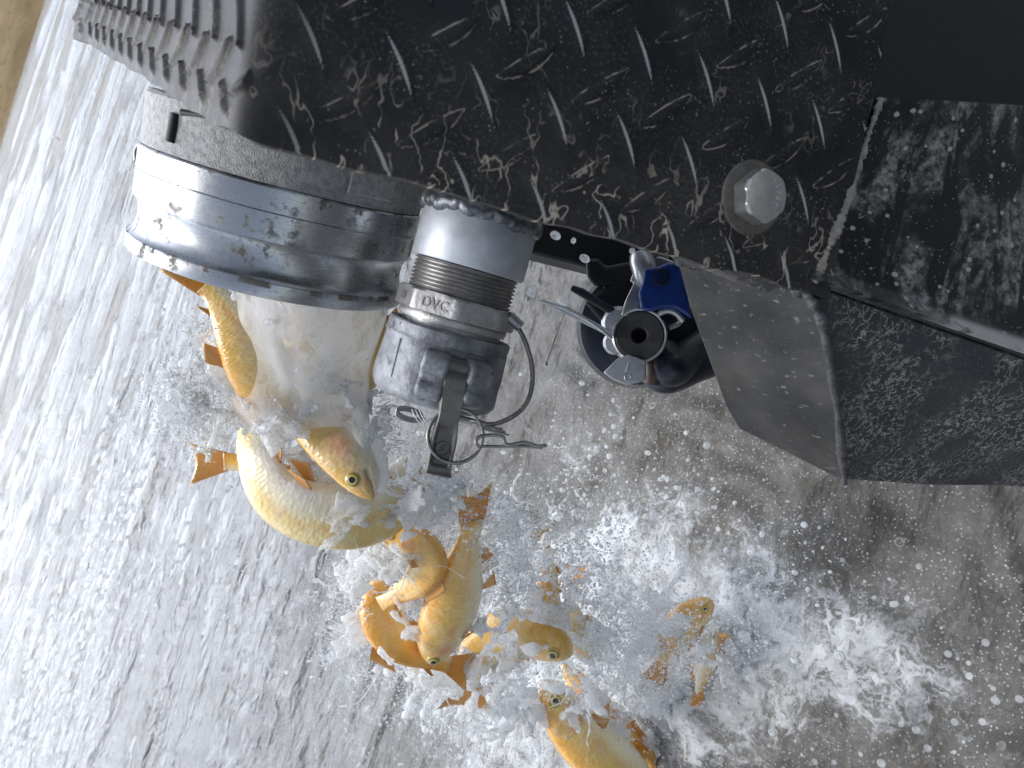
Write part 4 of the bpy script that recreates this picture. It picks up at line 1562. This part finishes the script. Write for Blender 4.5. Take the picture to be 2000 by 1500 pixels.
    if dfin:
        i, j = sp(.46), sp(.60)
        fan(S[i] + D[i] * h[i] * .95, S[j] + D[j] * h[j] * .95, S[i] + D[i] * h[i] * 1.40 + T[i] * hh * .4, S[j] + D[j] * h[j] * 1.35 + T[j] * hh * .35, B[i], 13, 7, 0, .0005, .002)
        i, j = sp(.80), sp(.85)
        fan(S[i] + D[i] * h[i] * .95, S[j] + D[j] * h[j] * .95, S[i] + D[i] * h[i] * 1.3 + T[i] * hh * .45, S[j] + D[j] * h[j] * 1.4 + T[j] * hh * .3, B[i], 7, 5, 0, .0008)
    if pelvic:
        i, j = sp(.70), sp(.78)
        fan(S[i] - D[i] * h[i] * .95, S[j] - D[j] * h[j] * .95, S[i] - D[i] * h[i] * 1.40 + T[i] * hh * .4, S[j] - D[j] * h[j] * 1.3 + T[j] * hh * .3, B[i], 11, 6, 0, .0005, .002)
        for sgn in (-1, 1):
            i, j = sp(.54), sp(.57)
            o = B[i] * w[i] * .35 * sgn - D[i] * h[i] * .92
            fan(S[i] + o, S[j] + o, S[i] + o * 1.15 - D[i] * hh * .28 + T[i] * hh * .35 + B[i] * sgn * hh * .15, S[j] + o * 1.1 - D[i] * hh * .2 + T[j] * hh * .6, unit(B[i] + D[i]), 9, 6, 0, .0005)
    for sgn in (1, -1):
        if sgn in pfin or True:
            i, j = sp(.235), sp(.25)
            o = B[i] * w[i] * .80 * sgn - D[i] * h[i] * .55
            fan(S[i] + o, S[i] + o - D[i] * hh * .16, S[i] + o + T[i] * hh * .62 + B[i] * sgn * hh * .20 - D[i] * hh * .05, S[i] + o + T[i] * hh * .5 + B[i] * sgn * hh * .16 - D[i] * hh * .36, unit(B[i] + .6 * D[i]), 11, 7, 0, .0005, .002)
    allv = {'fu': np.concatenate(fu), 'fv': np.concatenate(fv), 'fa': np.concatenate(fa), 'fin': np.concatenate(fin), 'mouth': np.concatenate(mo)}
    f = m.build(name, mat, None, angle=180, attrs=allv)
    base = P[len(P) // 2]
    f.data.transform(Matrix.Translation(-Vector(base)))
    f.location = base
    tag(f, label, 'fish', 'golden trout pouring from the outlet')
    if eye:
        i = int(np.clip(np.searchsorted(u, u_eye), 1, n - 2))
        for sgn in (-1, 1):
            ang = math.radians(68)
            x = w[i] * abs(math.sin(ang)) ** .88 * 1.06 * sgn
            c = S[i] + B[i] * x + D[i] * h[i] * .98 * math.cos(ang)
            nrm = unit(B[i] * sgn * 1.0 + D[i] * .30 - T[i] * .10)
            e = MB()
            R = hh * .235
            prof = [(-.35 * R, .0)] + [(R * .50 * math.cos(b) - .10 * R, R * math.sin(b)) for b in np.linspace(math.pi * .62, .001, 14)]
            e.lathe(c, nrm, prof, 28, 0, T[i])
            er = np.concatenate([np.full(28, min(1, p[1] / R)) for p in prof])
            e.build('eye', M_eye, f, attrs={'er': er}, angle=180)
    return f


trout('golden_trout', 'pale olive trout bent into a ring, its white belly to the inside',
      [(806, 890, .72), (788, 945, .69), (742, 990, .648), (672, 1008, .620), (592, 998, .607), (532, 958, .602), (500, 890, .602), (496, 832, .606), (512, 780, .615), (545, 745, .63)], .0315,
      [(1, .3, .4), (.9, .6, .5), (.4, 1, .5), (.05, 1, .5), (-.45, .9, .5), (-.8, .6, .5), (-1, .2, .5), (-1, -.2, .4), (-.7, -.7, .2), (-.5, -.9, 0)], M_pale, tail=True, dfin=False, eye=False, wk=.85)
trout('golden_trout', 'golden trout with parted jaws, hanging head down inside the bend of the ring shaped one',
      [(728, 974, .572), (701, 930, .572), (668, 880, .575), (632, 828, .585), (604, 775, .60), (590, 700, .62), (585, 620, .63), (580, 540, .63), (575, 480, .62)], .0255,
      [(-.75, .55, -.25)] * 3 + [(-.85, .35, -.25)] * 6, M_silverfish, u_eye=.078, gape=.20)
trout('golden_trout', 'orange trout hidden behind the ring shaped one, only its broad tail fin sticking out',
      [(700, 930, .66), (650, 968, .652), (590, 968, .645), (540, 940, .640), (490, 908, .636), (452, 902, .634), (437, 902, .633)], .021, (.1, -1, -.2), M_dark, eye=False, tail_spread=.9)
trout('golden_trout', 'orange trout leaving the outlet tail last, tail fin against the rim',
      [(545, 810, .585), (520, 752, .565), (494, 695, .552), (468, 645, .546), (440, 602, .544), (415, 568, .545), (403, 556, .546)], .0235,
      [(-.9, .4, -.2)] * 7, M_gold, eye=False, tail_spread=.7)
trout('golden_trout', 'pale yellow trout sealed inside the stream just below the outlet rim',
      [(680, 790, .592), (694, 735, .59), (705, 680, .588), (709, 620, .586), (706, 560, .58), (700, 500, .575)], .0235, (1, .1, -.1), M_pale, tail=False, eye=False)
trout('golden_trout', 'golden trout diving with its tail fin straight up in the middle of the splash',
      [(842, 1290, .80), (856, 1252, .785), (878, 1190, .76), (896, 1125, .735), (912, 1068, .715), (920, 1030, .705), (922, 1016, .70)], .0310,
      (-1, -.15, -.65), M_gold, tail_spread=.62, dfin=False)
trout('golden_trout', 'orange trout with its green ringed eye turned left, curled under the ring shaped one',
      [(737, 1046, .69), (768, 1048, .688), (812, 1062, .69), (836, 1096, .70), (816, 1132, .715), (776, 1160, .735), (742, 1180, .75)], .0195,
      [(.1, -1, -.2), (.2, -1, -.2), (.6, -.8, -.2), (1, .1, -.2), (.6, .8, -.2), (.4, .9, 0), (.4, .9, 0)], M_dark, tail=False)
trout('golden_trout', 'deep orange trout arched like a hook with its back to the lower left',
      [(800, 1130, .80), (755, 1150, .795), (742, 1190, .79), (760, 1235, .79), (800, 1268, .80), (848, 1290, .81), (880, 1300, .82)], .0235,
      [(0, -1, -.5), (-.8, -.5, -.5), (-1, .1, -.6), (-.8, .6, -.6), (-.5, .9, -.6), (-.4, 1, -.5), (-.3, 1, -.5)], M_dark, eye=False)
trout('golden_trout', 'silvery yellow trout facing right, its head pushed up out of the white water',
      [(1118, 1278, .86), (1080, 1258, .86), (1036, 1240, .865), (990, 1240, .875), (950, 1262, .89), (925, 1300, .91), (915, 1340, .93)], .037,
      [(-.2, -1, -.7)] * 4 + [(-.8, -.6, -.6)] * 3, M_silverfish, u_eye=.12, dfin=False)
trout('golden_trout', 'thin orange trout standing on end at the right edge of the cluster',
      [(1085, 1262, .90), (1080, 1220, .89), (1068, 1170, .88), (1072, 1120, .875), (1066, 1078, .87), (1064, 1066, .87)], .0165, (-1, 0, -.4), M_dark, eye=False, tail_spread=.7)
trout('golden_trout', 'olive grey trout half drowned to the right of the thin upright one',
      [(1150, 1290, .95), (1125, 1240, .94), (1112, 1185, .93), (1116, 1140, .93)], .020, (1, 0, -.4), M_pale, eye=False)
trout('golden_trout', 'big golden trout in the foam, its body running out of the bottom of the photo',
      [(1064, 1328, 1.00), (1082, 1362, 1.00), (1112, 1410, 1.005), (1160, 1462, 1.01), (1215, 1515, 1.02), (1280, 1575, 1.04), (1340, 1630, 1.06)], .041,
      (-.75, .5, -.55), M_gold, u_eye=.07)
trout('golden_trout', 'brown orange trout pressed along the back of the big one in the foam',
      [(1098, 1296, 1.06), (1125, 1330, 1.058), (1165, 1378, 1.06), (1215, 1430, 1.065), (1262, 1490, 1.07), (1300, 1540, 1.08)], .024, (.7, -.6, -.5), M_dark, eye=False)
trout('golden_trout', 'small orange trout lifting its head out of the foam below the grey post',
      [(1393, 1174, .985), (1372, 1188, .985), (1342, 1212, .99), (1312, 1250, 1.0), (1290, 1300, 1.01)], .0240, (-.3, -1, -.3), M_dark, u_eye=.12, dfin=False)
trout('golden_trout', 'cream bellied trout standing upright in the foam beside the small orange head',
      [(1396, 1232, 1.0), (1388, 1262, 1.0), (1376, 1300, 1.005), (1368, 1335, 1.01), (1366, 1352, 1.012)], .0185, (.9, .2, .3), M_silverfish, eye=False, tail_spread=.6)
trout('golden_trout', 'orange trout hunched in front of the foam curl to the right of the cream one',
      [(1440, 1270, 1.02), (1424, 1255, 1.02), (1404, 1262, 1.02), (1395, 1285, 1.025), (1392, 1310, 1.03)], .018, (.2, -1, -.6), M_dark, eye=False, tail=False)
trout('golden_trout', 'orange trout sunk in the white foam strip, rightmost of the bright ones',
      [(1500, 1285, 1.02), (1478, 1300, 1.015), (1455, 1318, 1.015), (1438, 1312, 1.02)], .018, (.2, 1, -.5), M_dark, eye=False, tail=False)
trout('golden_trout', 'brown trout barely showing at the far right end of the foam strip',
      [(1612, 1282, 1.03), (1580, 1282, 1.02), (1540, 1272, 1.02), (1500, 1262, 1.03)], .020, (0, -1, -.6), mat_plain('wet_brown_trout_skin', (.20, .145, .08), .25, 0, .4, 90, .4, .0008), eye=False, tail=False, dfin=False)

# ------------------------------------------------------------------ falling and splashing water
def surface_nets(f, org, h):
    """closed surface of f < 0 on a regular grid"""
    ins = f < 0
    nx, ny, nz = f.shape
    cnt = np.zeros((nx - 1, ny - 1, nz - 1), np.uint8)
    for a in (0, 1):
        for b in (0, 1):
            for c in (0, 1):
                cnt += ins[a:nx - 1 + a, b:ny - 1 + b, c:nz - 1 + c]
    act = (cnt > 0) & (cnt < 8)
    I = np.argwhere(act)
    idx = np.full(act.shape, -1, np.int32)
    idx[act] = np.arange(len(I))
    pos = np.zeros((len(I), 3), np.float32)
    num = np.zeros(len(I), np.float32)
    corners = [(a, b, c) for a in (0, 1) for b in (0, 1) for c in (0, 1)]
    val = {k: f[I[:, 0] + k[0], I[:, 1] + k[1], I[:, 2] + k[2]] for k in corners}
    for a in corners:
        for ax in range(3):
            if a[ax] == 0:
                b = list(a)
                b[ax] = 1
                va, vb = val[a], val[tuple(b)]
                x = (va < 0) != (vb < 0)
                t = va[x] / (va[x] - vb[x])
                p = np.tile(np.array(a, np.float32), (x.sum(), 1))
                p[:, ax] += t
                pos[x] += p
                num[x] += 1
    V = org + h * (I + pos / num[:, None])
    Q = []
    for ax in range(3):
        o1, o2 = [(1, 2), (2, 0), (0, 1)][ax]
        sl0, sl1 = [slice(1, -1)] * 3, [slice(1, -1)] * 3
        sl0[ax] = slice(0, f.shape[ax] - 1)
        sl1[ax] = slice(1, f.shape[ax])
        A, Bv = ins[tuple(sl0)], ins[tuple(sl1)]
        E = np.argwhere(A != Bv)
        flip = A[tuple(E.T)]
        base = E.copy()
        base[:, o1] += 1
        base[:, o2] += 1
        c = []
        for d1, d2 in ((0, 0), (-1, 0), (-1, -1), (0, -1)):
            q = base.copy()
            q[:, o1] += d1
            q[:, o2] += d2
            c.append(idx[tuple(q.T)])
        q = np.stack(c, 1)
        q[~flip] = q[~flip][:, ::-1]
        Q.append(q)
    return V, np.vstack(Q)


class Field:
    def __init__(s, lo, hi, h):
        s.lo, s.h = np.asarray(lo, float), h
        s.n = np.ceil((np.asarray(hi) - s.lo) / h).astype(int) + 1
        s.f = np.full(s.n, .03, np.float32)

    def _win(s, c, r):
        a = np.clip(np.floor((c - r - s.lo) / s.h).astype(int), 0, s.n - 1)
        b = np.clip(np.ceil((c + r - s.lo) / s.h).astype(int) + 1, 0, s.n)
        if np.any(b <= a):
            return None
        ax = [s.lo[i] + s.h * np.arange(a[i], b[i]) for i in range(3)]
        return tuple(slice(a[i], b[i]) for i in range(3)), np.meshgrid(*ax, indexing='ij')

    def smin(s, sl, d, k):
        g = s.f[sl]
        hh = np.clip(.5 + .5 * (g - d) / k, 0, 1)
        s.f[sl] = g * (1 - hh) + d * hh - k * hh * (1 - hh)

    def ell(s, px, py, d, rx, ry, rz, rot=0.0, k=.006):
        """an ellipsoid; radii in picture pixels at that distance"""
        sc = d / FPX
        c = W(px, py, d)
        r = np.array([rx, ry, rz]) * sc
        w = s._win(c, r.max() + .02)
        if w is None:
            return
        sl, G = w
        ca, sa = math.cos(rot), math.sin(rot)
        ax = [WD(ca, sa), WD(-sa, ca), WD(0, 0, 1)]
        q = [sum((G[i] - c[i]) * a[i] for i in range(3)) for a in ax]
        rho = np.sqrt(sum((q[i] / r[i]) ** 2 for i in range(3))) + 1e-6
        gr = np.sqrt(sum((q[i] / r[i] ** 2) ** 2 for i in range(3))) + 1e-6
        s.smin(sl, (rho * (rho - 1) / gr).astype(np.float32), k)

    def sheet(s, px, py, d, rx, ry, th, tilt=.45):
        """a thin, tilted, buckled film of water"""
        sc = d / FPX
        c = W(px, py, d)
        w = s._win(c, max(rx, ry) * sc + .01)
        if w is None:
            return
        sl, G = w
        nrm = unit(WD(rnd.gauss(0, tilt), rnd.gauss(0, tilt), -1))
        a0 = rnd.uniform(0, 3.1)
        t1 = unit(np.cross(nrm, WD(math.sin(a0), math.cos(a0))))
        t2 = np.cross(nrm, t1)
        q = [sum((G[i] - c[i]) * a[i] for i in range(3)) for a in (t1, t2, nrm)]
        f1, f2, p1, p2 = rnd.uniform(50, 130), rnd.uniform(50, 130), rnd.uniform(0, 6), rnd.uniform(0, 6)
        off = .006 * np.sin(f1 * q[0] + p1) * np.cos(f2 * q[1] + p2)
        rho = np.sqrt((q[0] / (rx * sc)) ** 2 + (q[1] / (ry * sc)) ** 2)
        ang = np.arctan2(q[1], q[0])
        lim = 1 + .22 * np.sin(3 * ang + p1) + .14 * np.sin(7 * ang + p2) + .08 * np.sin(13 * ang + p1)
        dd = np.maximum(np.abs(q[2] - off) - th * (1 + .6 * np.clip(rho / lim, 0, 1) ** 3), (rho - lim) * min(rx, ry) * sc)
        s.smin(sl, dd.astype(np.float32), .0012)

    def cap(s, a, b, ra, rb, k=.003):
        a, b = np.asarray(a), np.asarray(b)
        c = (a + b) / 2
        w = s._win(c, np.linalg.norm(b - a) / 2 + max(ra, rb) + .008)
        if w is None:
            return
        sl, G = w
        ab = b - a
        t = np.clip(sum((G[i] - a[i]) * ab[i] for i in range(3)) / max(np.dot(ab, ab), 1e-9), 0, 1)
        d = np.sqrt(sum((G[i] - a[i] - t * ab[i]) ** 2 for i in range(3))) - (ra + (rb - ra) * t)
        s.smin(sl, d.astype(np.float32), k)

    def noise(s, comps):
        ext = (s.n - 1) * s.h
        for lam, amp in comps:
            lam = np.asarray(lam if np.ndim(lam) else [lam] * 3, float)
            s.f += (amp * lat_noise(tuple(s.n), tuple(ext / lam))).astype(np.float32)

    def lace(s, lam, keep, soft=.006):
        """tears the films into a web of strands"""
        ext = (s.n - 1) * s.h
        N = np.abs(lat_noise(tuple(s.n), tuple(ext / np.asarray(lam))) + .35 * lat_noise(tuple(s.n), tuple(ext / (np.asarray(lam) * .42))))
        s.f = np.maximum(s.f, ((N - keep) * soft).astype(np.float32))

    def finish(s, name, mat, label):
        s.f[[0, -1]] = 1
        s.f[:, [0, -1]] = 1
        s.f[:, :, [0, -1]] = 1
        V, Q = surface_nets(s.f, s.lo, s.h)
        o = arr_mesh(name, V, Q, mat)
        return tag(o, label, 'water', kind='stuff')


def tendril(F, p, v, L, r0, drops=None, grav=1.0, n=9):
    """a thrown thread of water, thinning and bending down, with beads"""
    v = unit(v)
    side = unit(np.cross(v, rng.normal(size=3)))
    side2 = np.cross(v, side)
    pts = []
    for i in range(n):
        t = i / (n - 1)
        q = p + v * L * t + np.array([0, 0, -.35 * L * t * t * grav]) + side * L * .10 * math.sin(t * 5 + p[0] * 90) + side2 * L * .04 * math.sin(t * 9 + p[1] * 170)
        pts.append(q)
    tt = np.linspace(0, 1, n)
    rad = r0 * (1 - .75 * tt) * (1 + .45 * np.sin(tt * 19 + p[0] * 300))
    rad[-3:] = r0 * .45, r0 * .75, r0 * .25
    threads.tube(pts, rad * .8, 6)
    if drops is not None:
        for k in range(rnd.randint(1, 4)):
            drops.append((pts[-1] + v * L * rnd.uniform(.05, .6) + rng.normal(size=3) * L * .07, r0 * rnd.uniform(.25, .6)))


drops = []
threads = MB()


def stream():
    F = Field([-.165, .40, .56], [.045, .72, .86], .0021)
    for i in range(10):
        t = i / 9
        F.ell(620 - 36 * t, 545 + 250 * t, .555 + .033 * t, 142 - 18 * t, 60, 112 - 22 * t)
    for e in ((560, 790, .575, 80, 46, 40), (655, 760, .572, 66, 62, 40), (700, 800, .568, 26, 80, 16, -.12), (738, 885, .580, 12, 70, 8, -.08), (640, 800, .572, 50, 40, 30), (500, 775, .578, 50, 50, 30)):
        F.ell(*e)
    F.noise([(.040, .0030), ((.03, .016, .024), .0028), ((.02, .008, .012), .0016), ((.03, .005, .010), .0008)])
    F.finish('falling_water', M_jet, 'white stream of water falling from the large outlet')
    F = Field([-.19, .42, .60], [.035, .70, .84], .0013)
    for e in ((392, 750, .568, 54, 56), (400, 830, .572, 44, 66), (440, 790, .572, 50, 66), (352, 745, .566, 22, 46), (366, 810, .569, 22, 56), (404, 665, .562, 20, 50), (388, 610, .562, 12, 50), (440, 735, .566, 46, 36),
              (505, 760, .556, 46, 40), (560, 900, .625, 84, 90), (600, 985, .60, 100, 26), (500, 950, .598, 20, 66), (680, 1010, .60, 66, 18), (716, 850, .572, 26, 80), (740, 800, .575, 22, 70), (640, 770, .552, 90, 70), (560, 810, .556, 90, 44)):
        for q in range(2):
            F.sheet(e[0] + rnd.uniform(-.3, .3) * e[3], e[1] + rnd.uniform(-.3, .3) * e[4], e[2] + rnd.uniform(-.006, .006), e[3] * rnd.uniform(.75, 1.1), e[4] * rnd.uniform(.75, 1.1), rnd.uniform(.0009, .0016), .25)
    for k in range(80):
        x, y = rnd.choice(((345, 740), (360, 800), (380, 860), (395, 620), (400, 690), (740, 780), (748, 860), (385, 660)))
        p = W(x + rnd.gauss(0, 14), y + rnd.gauss(0, 26), .567)
        tendril(F, p, WD(-1 if x < 420 else 1, rnd.uniform(-.9, .9), rnd.uniform(-.5, .5)), rnd.uniform(.004, .014), rnd.uniform(.0006, .0013), drops)
    F.noise([((.030, .030, .05), .0012), ((.012, .012, .018), .0014), ((.0050, .0050, .0085), .0008)])
    F.lace((.013, .013, .018), .46)
    F.finish('side_splash', M_film, 'ragged film of bubbly water peeling off the stream under the outlet')


def cluster_splash():
    F = Field([-.50, .40, .005], [.02, .98, .66], .0020)
    E = [(770, 965, .63, 60, 34, 12), (840, 955, .64, 74, 30, 12, .1), (905, 955, .70, 60, 30, 12, .3), (720, 1012, .625, 55, 20, 12), (830, 1010, .68, 60, 26, 12, .25), (990, 1030, .72, 26, 55, 10),
         (790, 1090, .684, 46, 18, 8, .2), (735, 1085, .69, 22, 24, 8), (705, 1120, .71, 30, 18, 8), (760, 1125, .70, 30, 26, 8), (690, 1150, .74, 20, 40, 8),
         (805, 1150, .745, 36, 40, 14), (720, 1215, .79, 40, 36, 14), (700, 1260, .83, 50, 26, 14), (770, 1300, .84, 60, 24, 16, .2),
         (985, 1160, .80, 34, 60, 16, .2), (1000, 1120, .80, 26, 60, 14, .2), (1010, 1060, .80, 22, 60, 10), (960, 1210, .79, 46, 30, 16), (1035, 1180, .83, 30, 40, 14), (1045, 1120, .85, 20, 60, 10),
         (940, 1330, .89, 80, 34, 24), (870, 1330, .87, 60, 30, 20), (1000, 1330, .93, 60, 36, 24), (1030, 1390, .98, 50, 50, 24), (960, 1400, .97, 60, 40, 20),
         (1150, 1240, .92, 60, 70, 40), (1190, 1300, .98, 70, 60, 40), (1160, 1340, .99, 40, 30, 20, .7), (1250, 1240, 1.0, 60, 60, 30), (1120, 1130, .90, 34, 60, 20), (1180, 1150, .95, 40, 50, 20),
         (1120, 1400, .985, 26, 20, 8, .8), (1105, 1370, .985, 18, 26, 6, .6), (1230, 1400, 1.03, 60, 60, 30), (1290, 1340, 1.03, 60, 60, 30), (1300, 1440, 1.06, 70, 60, 30), (1360, 1390, 1.06, 60, 50, 20),
         (1350, 1245, .99, 46, 20, 10, -.6), (1410, 1222, .985, 30, 12, 8, -.2), (1436, 1260, .99, 14, 40, 8, -.3), (1470, 1312, 1.0, 24, 16, 8), (1450, 1340, 1.02, 60, 20, 12), (1500, 1290, 1.0, 12, 34, 8, .5), (1540, 1330, 1.02, 80, 16, 10),
         (1280, 1180, .98, 40, 30, 14), (1330, 1340, 1.03, 50, 60, 24), (1400, 1330, 1.02, 40, 30, 14)]
    for e in E:
        for q in range(3):
            F.sheet(e[0] + rnd.uniform(-.5, .5) * e[3], e[1] + rnd.uniform(-.5, .5) * e[4], e[2] + rnd.uniform(-.012, .012), e[3] * rnd.uniform(.55, 1.0), e[4] * rnd.uniform(.55, 1.0), rnd.uniform(.0016, .0030))
    cen = np.array([-.26, .62, .12])
    # crown of threads thrown outwards and up
    for k in range(420):
        e = E[rnd.randrange(len(E))]
        px, py = e[0] + rnd.uniform(-1, 1) * e[3], e[1] + rnd.uniform(-1, 1) * e[4]
        p = W(px, py, e[2] + rnd.uniform(-.02, .01))
        v = (p - cen) / .25 + rng.normal(size=3) * .8 + np.array([0, 0, .25])
        L = rnd.uniform(.010, .050) * (1.7 if rnd.random() < .2 else 1)
        tendril(F, p, v, L, abs(rnd.gauss(0, .0008)) + .0004, drops)
    for e in ((800, 985, .632, 66, 40), (860, 955, .645, 70, 40), (770, 1025, .632, 50, 20), (790, 960, .615, 50, 40), (1000, 1280, .82, 60, 40), (1340, 1235, .955, 40, 30), (1375, 1290, .965, 36, 40),
              (1420, 1300, .98, 50, 20), (770, 1230, .755, 40, 40), (1130, 1390, .965, 40, 26), (1070, 1180, .84, 30, 60), (930, 1290, .84, 40, 50), (1060, 1300, .83, 50, 24)):
        for q in range(2):
            F.sheet(e[0] + rnd.gauss(0, 10), e[1] + rnd.gauss(0, 10), e[2] + rnd.uniform(-.008, .008), e[3] * rnd.uniform(.6, 1.0), e[4] * rnd.uniform(.6, 1.0), rnd.uniform(.0013, .0021), .35)
    # long ragged arms along the near edge of the splash
    for (x0, y0), (x1, y1), d in (((720, 1240), (640, 1225), .82), ((700, 1270), (630, 1290), .85), ((770, 1310), (700, 1330), .88), ((820, 1330), (790, 1400), .92), ((860, 1350), (830, 1430), .94),
                                  ((930, 1360), (880, 1420), .96), ((1000, 1410), (960, 1470), 1.0), ((700, 1170), (655, 1120), .76), ((1010, 1030), (1000, 960), .78), ((1060, 1060), (1090, 1000), .86),
                                  ((1180, 1120), (1150, 1060), .94), ((1290, 1170), (1330, 1110), .98), ((1250, 1210), (1210, 1130), .98), ((690, 1140), (690, 1060), .72), ((1550, 1320), (1610, 1345), 1.02),
                                  ((735, 1095), (700, 1070), .69), ((1450, 1240), (1500, 1285), .99), ((1330, 1270), (1320, 1200), .99)):
        a, b = W(x0, y0, d), W(x1, y1, d + rnd.uniform(-.02, .02))
        m_ = (a + b) / 2 + rng.normal(size=3) * .006
        q = catmull([a, m_, b], 12)
        for i in range(11):
            F.cap(q[i], q[i + 1], .0050 - .0030 * i / 11, .0050 - .0030 * (i + 1) / 11, k=.005)
        for i in range(5):
            tendril(F, q[rnd.randint(4, 11)], (b - a) / .1 + rng.normal(size=3) * .9, rnd.uniform(.008, .03), rnd.uniform(.0012, .0026), drops)
    F.noise([((.030, .030, .05), .0014), ((.013, .013, .026), .0018), ((.0062, .0062, .011), .0010)])
    F.lace((.016, .016, .030), .42)
    F.finish('splash_water', M_sheet, 'white splash of water thrown up round the falling trout')
    tag(threads.build('splash_threads', M_thread_w, angle=180, fix=False), 'thin white threads of water flung out of the splash', 'water', kind='stuff')


stream()
cluster_splash()


def droplets():
    ico = bmesh.new()
    bmesh.ops.create_icosphere(ico, subdivisions=1, radius=1)
    octa = np.array([[1, 0, 0], [-1, 0, 0], [0, 1, 0], [0, -1, 0], [0, 0, 1], [0, 0, -1.0]])
    octf = np.array([[0, 2, 4], [2, 1, 4], [1, 3, 4], [3, 0, 4], [2, 0, 5], [1, 2, 5], [3, 1, 5], [0, 3, 5]])
    iv = np.array([v.co[:] for v in ico.verts])
    it = np.array([[v.index for v in f.verts] for f in ico.faces])
    ico.free()
    ico = bmesh.new()
    bmesh.ops.create_icosphere(ico, subdivisions=3, radius=1)
    iv2 = np.array([v.co[:] for v in ico.verts])
    it2 = np.array([[v.index for v in f.verts] for f in ico.faces])
    ico.free()
    allp = list(drops)
    white = []
    for k in range(620):                      # fine spray hanging round the whole fall
        x, y = rnd.gauss(1010, 330), rnd.gauss(1120, 260)
        if x < 380 or y < 560 or (y < 900 and x < 1330 and x > 720 and rnd.random() < .6):
            continue
        d = np.clip(.60 + (y - 700) / 1500 + (x - 800) / 3000 + rnd.uniform(-.06, .16), .52, 1.1)
        p = W(x, y, d)
        if p[2] > .02:
            allp.append((p, rnd.choice((.0006, .0008, .0010, .0013, .0018, .0024))))
    for x, y, d, r in ((1450, 1215, .7, 4), (1660, 1222, .75, 9), (1640, 1280, .75, 9), (1555, 1290, .75, 8), (1380, 870, .6, 6), (440, 1205, .7, 5), (175, 735, .7, 6), (320, 605, .6, 5), (1040, 740, .55, 5),
                       (110, 270, .6, 4), (250, 330, .55, 3), (310, 650, .6, 5), (1480, 1360, .9, 6), (1210, 1110, .8, 5), (1510, 1430, .9, 7), (1650, 1440, .9, 7), (1085, 460, .55, 9), (1235, 490, .56, 6), (1142, 505, .55, 8),
                       (1100, 590, .57, 9), (1040, 570, .57, 10), (1120, 470, .56, 5), (1010, 530, .57, 7)):
        allp.append((W(x, y, d), r * d / FPX))
    for k in range(2600):                      # white drops thrown low over the lake on the truck's side
        cl = rnd.choice(((1150, 900, 60), (1260, 1010, 60), (1420, 1080, 70), (1560, 1090, 60), (1340, 950, 50), (1300, 1090, 70), (1700, 1330, 90), (1120, 1010, 60), (1600, 1230, 80), (1480, 1180, 70)))
        x, y = rnd.gauss(cl[0], cl[2]), rnd.gauss(cl[1], cl[2])
        d = np.clip(.80 + (y - 850) / 2400 + rnd.uniform(-.06, .10), .6, 1.08)
        p = W(x, y, d)
        if p[2] > .01 and not (x > 1380 and y < 960):
            white.append((p, .0004 + .0011 * rnd.random() ** 3 * (3.2 if rnd.random() < .12 else 1.2)))
    for k in range(42000):
        x, y, q = rnd.choice(((800, 1120, 90), (960, 1060, 70), (1000, 1180, 100), (1180, 1260, 110), (740, 1240, 70), (850, 1340, 90), (1000, 1380, 90), (1300, 1330, 110), (1450, 1310, 80), (1100, 1080, 80), (760, 960, 70), (400, 790, 50), (1200, 1220, 70), (1250, 1300, 80), (1180, 1330, 60)))
        x, y = x + rnd.gauss(0, q), y + rnd.gauss(0, q * .8)
        d0 = np.interp(y, (700, 950, 1100, 1250, 1400), (.565, .63, .74, .90, 1.0)) + .02 * (x > 1150)
        p = W(x, y, d0 + rnd.uniform(-.03, .07))
        if p[2] > .005 and abs(x - 690) + abs(y - 930) > 120:
            white.append((p, abs(rnd.gauss(0, .00055)) + .00022))
    for name, lab, lst, mt in (('water_droplets', 'clear round water drops hanging in the air round the fall', allp, M_drop),
                               ('white_spray', 'fine white spray of foam flecks flying round the trout', white, M_spray)):
        V, Q, cnt = [], [], 0
        for i, (p, r) in enumerate(lst):
            s = r * np.array([rnd.uniform(.7, 1.4), rnd.uniform(.7, 1.3), rnd.uniform(.8, 1.8)])
            bv, bf = (iv2, it2) if r > .0022 else (iv, it) if r > .0009 else (octa, octf)
            V.append(p + bv * s)
            Q.append(bf + cnt)
            cnt += len(bv)
        tag(arr_mesh(name, np.vstack(V), np.vstack(Q), mt), lab, 'spray', kind='stuff')


droplets()
